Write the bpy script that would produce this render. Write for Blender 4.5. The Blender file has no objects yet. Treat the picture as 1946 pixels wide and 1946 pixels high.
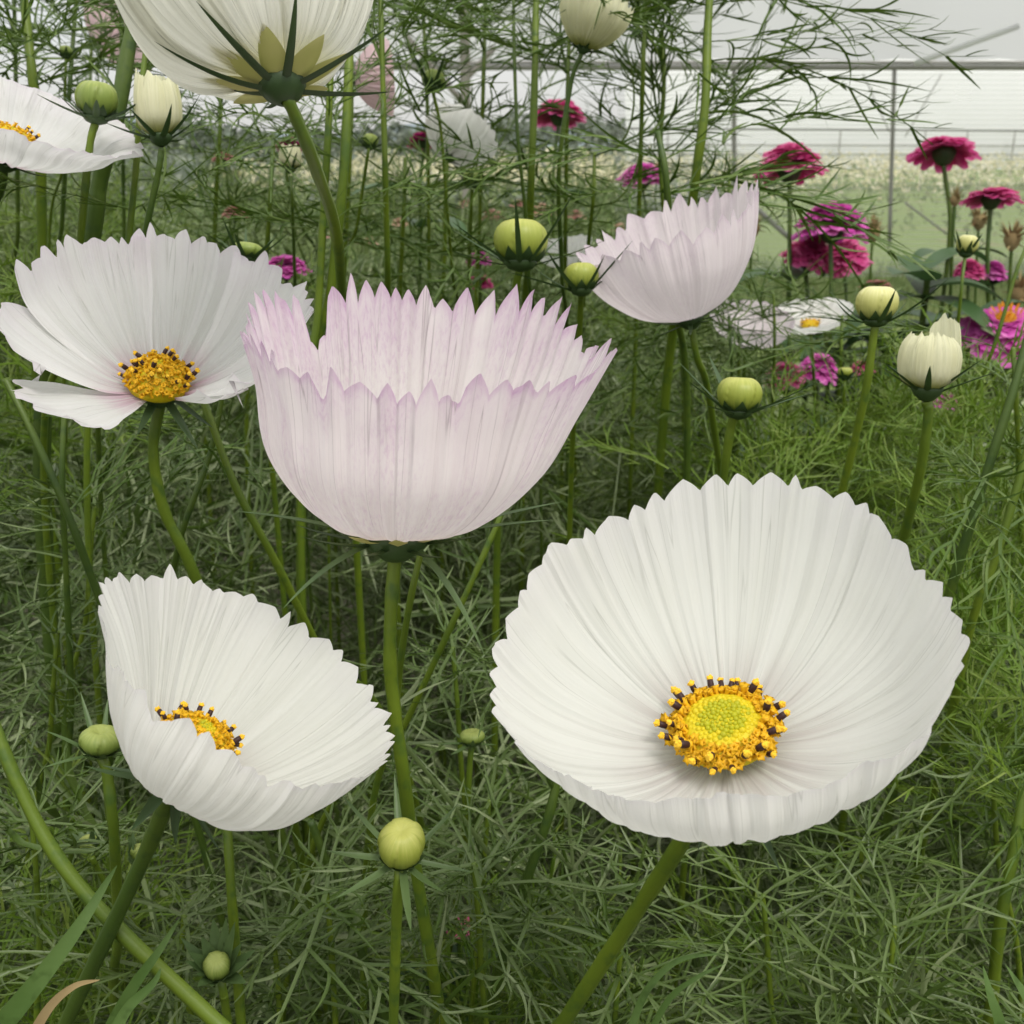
import bpy, math, random
import numpy as np

# ------------------------------------------------------------------ scene / camera
sc = bpy.context.scene
COL = sc.collection
PI = math.pi
rad = math.radians
RNG = np.random.default_rng(11)

CAM_H, PITCH, FOV = 1.05, rad(18.6), rad(50)
F = 973.0 / math.tan(FOV / 2)                 # focal length in photo pixels
CAM = np.array([0, 0, CAM_H])
FWD = np.array([0, math.cos(PITCH), -math.sin(PITCH)])
RT = np.array([1.0, 0, 0])
UP = np.array([0, math.sin(PITCH), math.cos(PITCH)])


def P(px, py, D):
    """world point seen at a place of the photograph, D metres in front of the lens"""
    return CAM + FWD * D + RT * ((px - 973) / F * D) + UP * ((973 - py) / F * D)


def proj(p):
    q = np.asarray(p) - CAM
    d = q @ FWD
    d = np.where(np.abs(d) < 1e-6, 1e-6, d)
    return 973 + (q @ RT) / d * F, 973 - (q @ UP) / d * F, d


def CV(x, y, z):
    v = RT * x + UP * y - FWD * z
    return v / np.linalg.norm(v)


def CVL(px, py, x, y, z):
    """direction given along the sight line through a place of the photograph: right, up, towards the lens"""
    w = -(FWD + RT * ((px - 973) / F) + UP * ((973 - py) / F))
    w /= np.linalg.norm(w)
    r = RT - (RT @ w) * w
    r /= np.linalg.norm(r)
    u = np.cross(w, r)
    v = r * x + u * y + w * z
    return v / np.linalg.norm(v)


def unit(v):
    v = np.asarray(v, float)
    return v / (np.linalg.norm(v) + 1e-12)


def frame(axis, at=None):
    """axis, `away` and `right` directions of a bloom; `at` is its place in the photograph"""
    a = unit(axis)
    w = FWD if at is None else unit(FWD + RT * ((at[0] - 973) / F) + UP * ((973 - at[1]) / F))
    e1 = unit(w - (w @ a) * a)
    e2 = np.cross(e1, a)
    return a, e1, e2


cam_d = bpy.data.cameras.new("camera")
cam = bpy.data.objects.new("camera", cam_d)
COL.objects.link(cam)
cam.location = CAM
cam.rotation_euler = (PI / 2 - PITCH, 0, 0)
cam_d.sensor_width = 36
cam_d.angle = FOV
cam_d.clip_start, cam_d.clip_end = 0.01, 2000
cam_d.dof.use_dof = True
cam_d.dof.focus_distance = 0.225
cam_d.dof.aperture_fstop = cam_d.lens / 0.75
sc.camera = cam

# ------------------------------------------------------------------ materials


class NT:
    def __init__(s, name):
        s.m = bpy.data.materials.new(name)
        s.m.use_nodes = True
        s.t = s.m.node_tree
        s.t.nodes.clear()
        s.out = s.t.nodes.new("ShaderNodeOutputMaterial")

    def n(s, typ, **kw):
        nd = s.t.nodes.new("ShaderNode" + typ)
        for k, v in kw.items():
            if k.startswith("i_"):
                key = k[2:]
                key = int(key) if key.isdigit() else key.replace("_", " ")
                nd.inputs[key].default_value = v
            else:
                setattr(nd, k, v)
        return nd

    def l(s, a, b):
        s.t.links.new(a, b)

    def math(s, op, a, b=None, clamp=False):
        nd = s.t.nodes.new("ShaderNodeMath")
        nd.operation = op
        nd.use_clamp = clamp
        for i, x in enumerate((a, b)):
            if x is None:
                continue
            if hasattr(x, "is_linked") or hasattr(x, "links"):
                s.l(x, nd.inputs[i])
            else:
                nd.inputs[i].default_value = x
        return nd.outputs[0]

    def mix(s, fac, a, b):
        nd = s.t.nodes.new("ShaderNodeMix")
        nd.data_type = "RGBA"
        for sock, x in ((nd.inputs[0], fac), (nd.inputs[6], a), (nd.inputs[7], b)):
            if hasattr(x, "links"):
                s.l(x, sock)
            else:
                sock.default_value = (x if isinstance(x, (int, float)) else (tuple(x) + (1,))[:4])
        return nd.outputs[2]

    def ramp(s, x, a, b):
        nd = s.t.nodes.new("ShaderNodeMapRange")
        nd.interpolation_type = "SMOOTHSTEP"
        s.l(x, nd.inputs[0])
        nd.inputs[1].default_value = a
        nd.inputs[2].default_value = b
        return nd.outputs[0]

    def noise(s, vec, scale, detail=2.0, rough=0.5, sx=1, sy=1, sz=1):
        if (sx, sy, sz) != (1, 1, 1):
            mp = s.n("Mapping")
            mp.inputs["Scale"].default_value = (sx, sy, sz)
            s.l(vec, mp.inputs[0])
            vec = mp.outputs[0]
        nd = s.n("TexNoise", i_Scale=scale, i_Detail=detail, i_Roughness=rough)
        s.l(vec, nd.inputs["Vector"])
        return nd.outputs["Fac"]

    def surf(s, col, rough=0.5, transl=0.0, spec=0.3, tcol=None, bump=None, bdist=0.0003, bstr=0.4):
        p = s.n("BsdfPrincipled", i_Roughness=rough)
        p.inputs["Specular IOR Level"].default_value = spec
        nrm = None
        if bump is not None:
            b = s.n("Bump", i_Strength=bstr, i_Distance=bdist)
            s.l(bump, b.inputs["Height"])
            nrm = b.outputs[0]
            s.l(nrm, p.inputs["Normal"])
        if hasattr(col, "links"):
            s.l(col, p.inputs["Base Color"])
        else:
            p.inputs["Base Color"].default_value = tuple(col) + (1,)
        res = p.outputs[0]
        if transl > 0:
            t = s.n("BsdfTranslucent")
            tc = tcol if tcol is not None else col
            if hasattr(tc, "links"):
                s.l(tc, t.inputs[0])
            else:
                t.inputs[0].default_value = tuple(tc) + (1,)
            mx = s.n("MixShader", i_0=transl)
            s.l(res, mx.inputs[1])
            s.l(t.outputs[0], mx.inputs[2])
            res = mx.outputs[0]
        s.l(res, s.out.inputs[0])
        return s.m


def petal_mat(name, base, vein=(0.55, 0.56, 0.47), pink=None, rim=0.0, speck=0.0, heart=0.0,
              heartcol=(0.62, 0.25, 0.45), transl=0.46, vs=0.5, root=None):
    s = NT(name)
    uv = s.n("UVMap").outputs[0]
    sep = s.n("SeparateXYZ")
    s.l(uv, sep.inputs[0])
    v = sep.outputs[1]
    broad = s.noise(uv, 1, 2, 0.5, 46, 0.7, 1)
    fine = s.noise(uv, 1, 3, 0.6, 230, 1.1, 1)
    lines = s.noise(uv, 1, 1, 0.5, 95, 0.55, 1)
    hair = s.math("SUBTRACT", 1.0, s.math("MULTIPLY", s.math("ABSOLUTE", s.math("SUBTRACT", lines, 0.5)), 62.0), True)
    gate = s.ramp(s.noise(uv, 1, 1, 0.5, 40, 1.6, 1), 0.40, 0.60)
    hair = s.math("MULTIPLY", hair, gate)
    col = s.mix(s.math("MULTIPLY", s.ramp(broad, 0.35, 0.75), 0.34 * vs), base, vein)
    col = s.mix(s.math("MULTIPLY", s.ramp(fine, 0.45, 0.8), 0.30 * vs), col, vein)
    if pink is not None:
        cell = s.noise(uv, 1, 3, 0.65, 330, 24, 1)
        wash = s.noise(uv, 1, 2, 0.5, 22, 2, 1)
        a = s.math("MULTIPLY", s.ramp(v, 0.55, 1.0), rim)
        b = s.math("MULTIPLY", s.math("MULTIPLY", s.ramp(cell, 0.42, 0.72), s.ramp(wash, 0.3, 0.65)), speck)
        f = s.math("ADD", s.math("MULTIPLY", a, s.ramp(wash, 0.25, 0.75)), b, True)
        edge = s.math("MULTIPLY", s.ramp(v, 0.93, 1.0), rim * 0.8)
        f = s.math("ADD", f, edge, True)
        col = s.mix(f, col, pink)
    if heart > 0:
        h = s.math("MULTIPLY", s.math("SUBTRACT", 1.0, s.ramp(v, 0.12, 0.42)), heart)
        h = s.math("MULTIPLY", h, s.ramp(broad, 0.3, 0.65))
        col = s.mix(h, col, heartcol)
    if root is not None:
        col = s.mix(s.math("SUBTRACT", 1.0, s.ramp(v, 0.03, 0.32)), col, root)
    col = s.mix(s.math("MULTIPLY", hair, min(0.75, 0.8 * vs)), col, tuple(c * 0.55 for c in vein))
    return s.surf(col, 0.62, transl, 0.18, col, s.math("ADD", fine, s.math("MULTIPLY", broad, 1.2)), 0.0006, 0.5)


M = {}
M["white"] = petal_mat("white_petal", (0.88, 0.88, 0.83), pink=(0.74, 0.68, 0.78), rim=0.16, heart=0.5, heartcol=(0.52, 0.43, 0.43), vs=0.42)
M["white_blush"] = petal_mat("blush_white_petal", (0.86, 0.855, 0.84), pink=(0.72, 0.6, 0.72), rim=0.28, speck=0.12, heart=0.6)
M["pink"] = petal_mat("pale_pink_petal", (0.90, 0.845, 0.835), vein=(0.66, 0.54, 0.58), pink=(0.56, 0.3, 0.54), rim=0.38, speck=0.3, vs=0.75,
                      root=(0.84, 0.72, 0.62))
M["pink_soft"] = petal_mat("soft_pink_petal", (0.88, 0.81, 0.82), vein=(0.6, 0.5, 0.55), pink=(0.62, 0.46, 0.6), rim=0.3, speck=0.22, vs=0.55)
M["rose"] = petal_mat("rose_pink_petal", (0.8, 0.6, 0.62), vein=(0.6, 0.42, 0.45))
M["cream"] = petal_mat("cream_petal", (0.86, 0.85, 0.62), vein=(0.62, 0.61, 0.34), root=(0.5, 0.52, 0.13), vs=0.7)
M["ivory"] = petal_mat("ivory_petal", (0.87, 0.865, 0.77), vein=(0.5, 0.5, 0.4), root=(0.8, 0.77, 0.5), vs=0.95, transl=0.5)


def plant_mat(name, a, b, c=None, rough=0.5, transl=0.2, spec=0.35, scale=9.0, island=True, bs=600):
    """mottled plant tissue: two base greens mixed by position, a third for some of the pieces"""
    s = NT(name)
    pos = s.n("NewGeometry")
    f1 = s.ramp(s.noise(pos.outputs["Position"], scale, 2, 0.55), 0.35, 0.68)
    col = s.mix(f1, a, b)
    if c is not None:
        if island:
            r = pos.outputs["Random Per Island"]
            col = s.mix(s.ramp(r, 0.45, 1.0), col, c)
        else:
            col = s.mix(s.ramp(s.noise(pos.outputs["Position"], scale * 7, 2), 0.5, 0.75), col, c)
    bump = s.noise(pos.outputs["Position"], bs, 2)
    return s.surf(col, rough, transl, spec, col, bump, 0.0003, 0.25)


M["leaf"] = plant_mat("feathery_leaf", (0.048, 0.092, 0.008), (0.085, 0.132, 0.026), (0.235, 0.285, 0.135), 0.42, 0.14, 0.45, 10)
M["fresh"] = plant_mat("fresh_leaf", (0.11, 0.2, 0.014), (0.15, 0.24, 0.025), (0.2, 0.27, 0.05), 0.45, 0.3, 0.35, 14)
M["leaf_hazed"] = plant_mat("hazed_feathery_leaf", (0.065, 0.115, 0.018), (0.11, 0.155, 0.04), (0.18, 0.225, 0.095), 0.5, 0.18, 0.35, 2.5)  # greyer base greens than the near leaf: mid-distance haze mixed into the colour
M["leaf_frond"] = plant_mat("frond_leaf", (0.055, 0.108, 0.01), (0.08, 0.14, 0.018), (0.12, 0.18, 0.035), 0.45, 0.25, 0.4, 8)
M["stem"] = plant_mat("green_stem", (0.088, 0.14, 0.01), (0.128, 0.185, 0.012), (0.062, 0.115, 0.014), 0.45, 0.0, 0.4, 30, False)
M["stem_dark"] = plant_mat("dark_green_stem", (0.045, 0.085, 0.01), (0.072, 0.115, 0.012), (0.036, 0.072, 0.012), 0.45, 0.0, 0.4, 30, False)
M["bract"] = plant_mat("dark_bract", (0.03, 0.062, 0.018), (0.05, 0.09, 0.028), (0.07, 0.12, 0.04), 0.45, 0.15, 0.4, 60)
M["bract_light"] = plant_mat("light_bract", (0.07, 0.125, 0.035), (0.1, 0.16, 0.05), (0.13, 0.18, 0.08), 0.45, 0.2, 0.4, 60)
M["sepal"] = plant_mat("straw_sepal", (0.5, 0.5, 0.18), (0.6, 0.56, 0.26), (0.38, 0.42, 0.12), 0.5, 0.35, 0.3, 90)
M["zleaf"] = plant_mat("broad_dark_leaf", (0.03, 0.075, 0.02), (0.05, 0.105, 0.03), (0.07, 0.13, 0.045), 0.45, 0.2, 0.4, 14)
M["grass"] = plant_mat("lawn_blade", (0.13, 0.2, 0.06), (0.18, 0.235, 0.08), (0.24, 0.25, 0.12), 0.6, 0.25, 0.2, 1.0)
M["blade"] = plant_mat("strap_leaf", (0.06, 0.115, 0.022), (0.085, 0.145, 0.035), (0.045, 0.085, 0.015), 0.6, 0.2, 0.2, 50, False)
M["dry"] = plant_mat("dry_stalk", (0.24, 0.17, 0.08), (0.33, 0.27, 0.13), (0.2, 0.11, 0.05), 0.8, 0.15, 0.1, 40)
M["tree"] = plant_mat("hazed_tree_leaf", (0.13, 0.155, 0.125), (0.17, 0.195, 0.155), (0.21, 0.23, 0.185), 0.8, 0.1, 0.1, 0.12)  # distance haze is painted into these grey-greens; no air volume is built
M["cream_field"] = plant_mat("cream_field_floret", (0.78, 0.71, 0.48), (0.82, 0.75, 0.6), (0.6, 0.56, 0.3), 0.8, 0.3, 0.1, 2)
M["field_green"] = plant_mat("field_green", (0.16, 0.22, 0.07), (0.2, 0.25, 0.1), (0.26, 0.28, 0.14), 0.8, 0.2, 0.1, 2)


def bud_mat(name, low, mid, top, streak=0.5):
    s = NT(name)
    uv = s.n("UVMap").outputs[0]
    sep = s.n("SeparateXYZ")
    s.l(uv, sep.inputs[0])
    v = sep.outputs[1]
    n1 = s.noise(uv, 1, 2, 0.5, 40, 1.5, 1)
    vv = s.math("ADD", v, s.math("MULTIPLY", s.math("SUBTRACT", n1, 0.5), 0.5))
    col = s.mix(s.ramp(vv, 0.12, 0.48), low, mid)
    col = s.mix(s.ramp(vv, 0.5, 0.95), col, top)
    n2 = s.noise(uv, 1, 2, 0.6, 120, 3, 1)
    col = s.mix(s.math("MULTIPLY", s.ramp(n2, 0.45, 0.8), streak * 0.5), col, tuple(c * 0.6 for c in mid))
    return s.surf(col, 0.42, 0.12, 0.4, col, n2, 0.0003, 0.3)


M["bud_green"] = bud_mat("green_bud_skin", (0.08, 0.15, 0.025), (0.2, 0.27, 0.05), (0.34, 0.39, 0.1))
M["bud_yellow"] = bud_mat("yellow_bud_skin", (0.12, 0.19, 0.025), (0.30, 0.35, 0.05), (0.47, 0.48, 0.12))
M["bud_cream"] = bud_mat("cream_bud_skin", (0.25, 0.3, 0.06), (0.52, 0.52, 0.16), (0.74, 0.71, 0.36))


def zin_mat(name, c1, c2, c3):
    s = NT(name)
    g = s.n("NewGeometry")
    r = g.outputs["Random Per Island"]
    col = s.mix(r, c1, c2)
    col = s.mix(s.ramp(s.noise(g.outputs["Position"], 90, 2), 0.45, 0.75), col, c3)
    return s.surf(col, 0.6, 0.42, 0.15, col)


M["magenta"] = zin_mat("magenta_petal", (0.58, 0.07, 0.40), (0.72, 0.16, 0.54), (0.78, 0.3, 0.6))
M["cerise"] = zin_mat("cerise_petal", (0.58, 0.06, 0.24), (0.72, 0.14, 0.36), (0.78, 0.26, 0.46))
M["crimson"] = zin_mat("crimson_petal", (0.25, 0.015, 0.09), (0.36, 0.03, 0.14), (0.42, 0.06, 0.16))
M["faded"] = zin_mat("faded_pink_petal", (0.5, 0.24, 0.22), (0.55, 0.3, 0.27), (0.45, 0.26, 0.2))
M["peach"] = zin_mat("peach_petal", (0.62, 0.42, 0.3), (0.68, 0.5, 0.4), (0.6, 0.36, 0.3))
M["zeye"] = zin_mat("orange_eye", (0.62, 0.25, 0.02), (0.72, 0.38, 0.03), (0.5, 0.14, 0.02))


def plain(name, col, rough=0.5, transl=0.0, var=0.25, scale=40, spec=0.3):
    s = NT(name)
    g = s.n("NewGeometry")
    c = s.mix(s.noise(g.outputs["Position"], scale, 3), tuple(x * (1 - var) for x in col), tuple(min(1, x * (1 + var)) for x in col))
    return s.surf(c, rough, transl, spec, c)


M["disk_green"] = plain("green_floret_bud", (0.42, 0.41, 0.012), 0.5, 0.1, 0.25, 900)
M["disk_orange"] = plain("orange_floret", (0.82, 0.46, 0.012), 0.5, 0.15, 0.25, 900)
M["disk_yellow"] = plain("yellow_floret_bud", (0.62, 0.5, 0.012), 0.5, 0.1, 0.2, 900)
M["pollen"] = plain("pollen_yellow", (0.82, 0.5, 0.03), 0.7, 0.0, 0.15, 900)
M["anther"] = plain("anther_brown", (0.035, 0.014, 0.012), 0.5, 0.0, 0.3, 900)
M["pipe"] = plain("galvanised_pipe", (0.32, 0.31, 0.29), 0.5, 0, 0.15, 6)
M["timber"] = plain("weathered_timber", (0.36, 0.33, 0.3), 0.8, 0, 0.2, 10)


def film_mat(name, col, transl, net=0.0):
    s = NT(name)
    g = s.n("NewGeometry")
    c = s.mix(s.noise(g.outputs["Position"], 0.8, 3), tuple(x * 0.93 for x in col), col)
    wr = s.noise(g.outputs["Position"], 1.0, 2, 0.5, 1.2, 1.2, 9)
    s.surf(c, 0.55, transl, 0.2, c, wr, 0.02, 0.3)
    if net > 0:
        src = s.out.inputs[0].links[0].from_socket
        sep = s.n("SeparateXYZ")
        s.l(g.outputs["Position"], sep.inputs[0])
        w = s.math("SINE", s.math("MULTIPLY", sep.outputs[2], 2 * PI / 0.036))
        f = s.math("ADD", s.math("MULTIPLY", s.ramp(w, -0.2, 0.9), 0.16), net)
        tr = s.n("BsdfTransparent")
        mx = s.n("MixShader")
        s.l(f, mx.inputs[0])
        s.l(src, mx.inputs[1])
        s.l(tr.outputs[0], mx.inputs[2])
        s.l(mx.outputs[0], s.out.inputs[0])
    return s.m


M["film"] = film_mat("white_roof_film", (0.74, 0.74, 0.75), 0.55)
M["film2"] = film_mat("white_wall_film", (0.92, 0.92, 0.93), 0.45)
M["net"] = film_mat("white_shade_net", (0.8, 0.8, 0.8), 0.5, 0.70)


def ground_mat():
    s = NT("garden_ground")
    g = s.n("NewGeometry")
    pos = g.outputs["Position"]
    n1 = s.noise(pos, 0.5, 4, 0.6)
    n2 = s.noise(pos, 14, 4, 0.65)
    n3 = s.noise(pos, 90, 3, 0.6)
    soil = s.mix(n2, (0.035, 0.034, 0.022), (0.075, 0.07, 0.045))
    lawn = s.mix(n2, (0.13, 0.19, 0.055), (0.22, 0.27, 0.1))
    sep = s.n("SeparateXYZ")
    s.l(pos, sep.inputs[0])
    far = s.ramp(s.math("ADD", sep.outputs[1], s.math("MULTIPLY", n1, 2.0)), 3.6, 5.2)
    col = s.mix(far, soil, lawn)
    col = s.mix(s.math("MULTIPLY", s.ramp(n1, 0.56, 0.7), 0.7), col, (0.27, 0.2, 0.13))
    return s.surf(col, 0.9, 0, 0.1, None, s.math("ADD", n2, n3), 0.02, 0.6)


M["ground"] = ground_mat()
M["hill"] = plain("hazed_hill", (0.2, 0.235, 0.25), 0.9, 0, 0.12, 0.05, 0.05)  # blue-grey tint carries the haze of distance in the colour itself

# ------------------------------------------------------------------ mesh helpers


class MB:
    def __init__(s):
        s.v, s.f, s.mi, s.uv, s.n = [], [], [], [], 0

    def add(s, V, Fq, mi=0, uv=None):
        V = np.asarray(V, float)
        Fq = np.asarray(Fq, np.int64)
        s.v.append(V)
        s.f.append(Fq + s.n)
        s.mi.append(np.full(len(Fq), mi, np.int32))
        s.uv.append(np.zeros((len(V), 2)) if uv is None else np.asarray(uv, float))
        s.n += len(V)

    def grid(s, G, mi=0, UV=None, wrap=False):
        """G: (nu, nv, 3)"""
        nu, nv = G.shape[:2]
        iu = np.arange(nu if wrap else nu - 1)
        jv = np.arange(nv - 1)
        I, J = np.meshgrid(iu, jv, indexing="ij")
        I2 = (I + 1) % nu
        Q = np.stack([I * nv + J, I2 * nv + J, I2 * nv + J + 1, I * nv + J + 1], -1).reshape(-1, 4)
        s.add(G.reshape(-1, 3), Q, mi, None if UV is None else UV.reshape(-1, 2))

    def mesh(s, name, mats, smooth=True, origin=None):
        V = np.concatenate(s.v)
        if origin is not None:
            V = V - np.asarray(origin)
        Q = np.concatenate(s.f)
        mi = np.concatenate(s.mi)
        uv = np.concatenate(s.uv)
        me = bpy.data.meshes.new(name)
        me.vertices.add(len(V))
        me.vertices.foreach_set("co", V.astype(np.float32).ravel())
        me.loops.add(Q.size)
        me.loops.foreach_set("vertex_index", Q.astype(np.int32).ravel())
        me.polygons.add(len(Q))
        me.polygons.foreach_set("loop_start", np.arange(0, Q.size, 4, dtype=np.int32))
        me.polygons.foreach_set("loop_total", np.full(len(Q), 4, np.int32))
        me.polygons.foreach_set("material_index", mi)
        me.polygons.foreach_set("use_smooth", np.full(len(Q), smooth, bool))
        ul = me.uv_layers.new(name="UVMap")
        ul.data.foreach_set("uv", uv[Q.ravel()].astype(np.float32).ravel())
        for m in mats:
            me.materials.append(m)
        me.update(calc_edges=True)
        return me

    def obj(s, name, mats, parent=None, smooth=True):
        if not isinstance(mats, (list, tuple)):
            mats = [mats]
        o = None
        if parent is not None:
            org = np.array(parent["_org"])
            o = bpy.data.objects.new(name, s.mesh(name, mats, smooth, org))
            o.parent = parent
            o["_org"] = list(org)
        else:
            o = bpy.data.objects.new(name, s.mesh(name, mats, smooth))
            o["_org"] = [0.0, 0.0, 0.0]
        COL.objects.link(o)
        return o


def thing(name, label, cat, loc, group=None):
    o = bpy.data.objects.new(name, None)
    o.empty_display_size = 0.01
    COL.objects.link(o)
    o.location = loc
    o["_org"] = [float(x) for x in loc]
    o["label"], o["category"] = label, cat
    if group:
        o["group"] = group
    return o


def tag(o, label, cat, group=None, kind=None):
    o["label"], o["category"] = label, cat
    if group:
        o["group"] = group
    if kind:
        o["kind"] = kind
    return o


def spline(pts, n):
    """Catmull-Rom through pts, n samples"""
    p = np.asarray(pts, float)
    if len(p) == 2:
        t = np.linspace(0, 1, n)[:, None]
        return p[0] * (1 - t) + p[1] * t
    p = np.vstack([2 * p[0] - p[1], p, 2 * p[-1] - p[-2]])
    k = len(p) - 3
    tt = np.linspace(0, k - 1e-9, n)
    i = tt.astype(int)
    t = (tt - i)[:, None]
    a, b, c, d = p[i], p[i + 1], p[i + 2], p[i + 3]
    return 0.5 * (2 * b + (c - a) * t + (2 * a - 5 * b + 4 * c - d) * t * t + (3 * b - a - 3 * c + d) * t ** 3)


def tube(mb, path, r, sides=10, mi=0, cap=True, ridge=0.0):
    path = np.asarray(path, float)
    n = len(path)
    r = np.broadcast_to(np.asarray(r, float), (n,))
    T = np.gradient(path, axis=0)
    T /= np.linalg.norm(T, axis=1)[:, None] + 1e-12
    ref = np.array([0.31, 0.2, 0.93]) if abs(T[0][2]) < 0.9 else np.array([1.0, 0.1, 0])
    N = np.cross(T, ref)
    N /= np.linalg.norm(N, axis=1)[:, None] + 1e-12
    B = np.cross(T, N)
    an = np.linspace(0, 2 * PI, sides, endpoint=False)
    rr = (1 + ridge * np.where(np.arange(sides) % 2, -1, 1))[:, None, None] * r[None, :, None]
    G = path[None] + rr * (np.cos(an)[:, None, None] * N[None] + np.sin(an)[:, None, None] * B[None])
    if cap:
        G = np.concatenate([np.broadcast_to(path[0], (sides, 1, 3)), G, np.broadcast_to(path[-1], (sides, 1, 3))], 1)
    mb.grid(G, mi, None, True)


def ribbon(mb, path, w, nrm, fold=0.35, mi=0):
    path = np.asarray(path, float)
    n = len(path)
    T = np.gradient(path, axis=0)
    T /= np.linalg.norm(T, axis=1)[:, None] + 1e-12
    S = np.cross(T, nrm)
    S /= np.linalg.norm(S, axis=1)[:, None] + 1e-12
    Nn = np.cross(S, T)
    w = np.asarray(w)[:, None]
    G = np.stack([path - S * w + Nn * w * fold, path, path + S * w + Nn * w * fold], 0)
    v = np.linspace(0, 1, n)
    UV = np.stack([np.broadcast_to(np.array([0, 0.5, 1])[:, None], (3, n)), np.broadcast_to(v, (3, n))], -1)
    mb.grid(G, mi, UV)


def lathe(mb, O, a, e1, e2, prof, n=24, mi=0, mod=None):
    prof = np.asarray(prof, float)
    th = np.linspace(0, 2 * PI, n, endpoint=False)
    m = np.ones((n, len(prof))) if mod is None else mod(th, np.linspace(0, 1, len(prof)))
    d = np.cos(th)[:, None] * e1 + np.sin(th)[:, None] * e2
    G = O + d[:, None, :] * (prof[None, :, 0] * m)[:, :, None] + a * prof[None, :, 1][:, :, None]
    UV = np.stack(np.meshgrid(th / (2 * PI), np.linspace(0, 1, len(prof)), indexing="ij"), -1)
    mb.grid(G, mi, UV, True)


# ------------------------------------------------------------------ flower parts


def prof_at(keys, thd, t):
    """keys: [(deg, [(r,h)..])] -> (n, nv, 2) curve for each angle; t (n,nv)"""
    keys = sorted(keys, key=lambda k: k[0])
    ang = np.array([k[0] for k in keys], float)
    C = np.array([k[1] for k in keys], float)                # (k, c, 2)
    ang = np.concatenate([[ang[-1] - 360], ang, [ang[0] + 360]])
    C = np.concatenate([C[-1:], C, C[:1]])
    th = (np.asarray(thd) % 360 + 360) % 360
    th = np.where(th > ang[-1], th - 360, th)
    th = np.where(th < ang[0], th + 360, th)
    i = np.clip(np.searchsorted(ang, th, side="right") - 1, 0, len(ang) - 2)
    f = (th - ang[i]) / (ang[i + 1] - ang[i])
    f = (f * f * (3 - 2 * f))[..., None, None]
    Ct = C[i] * (1 - f) + C[i + 1] * f                        # (..., c, 2)
    c = Ct.shape[-2]
    Ce = np.concatenate([2 * Ct[..., :1, :] - Ct[..., 1:2, :], Ct, 2 * Ct[..., -1:, :] - Ct[..., -2:-1, :]], -2)
    x = np.clip(t, 0, None) * (c - 1)
    j = np.clip(x.astype(int), 0, c - 2)
    u = (x - j)[..., None]
    tk = lambda o: np.take_along_axis(Ce, (j + o)[..., None, None], axis=-2)[..., 0, :]
    a, b, cc, d = tk(0), tk(1), tk(2), tk(3)
    return 0.5 * (2 * b + (cc - a) * u + (2 * a - 5 * b + 4 * cc - d) * u * u + (3 * b - a - 3 * cc + d) * u ** 3)


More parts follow.
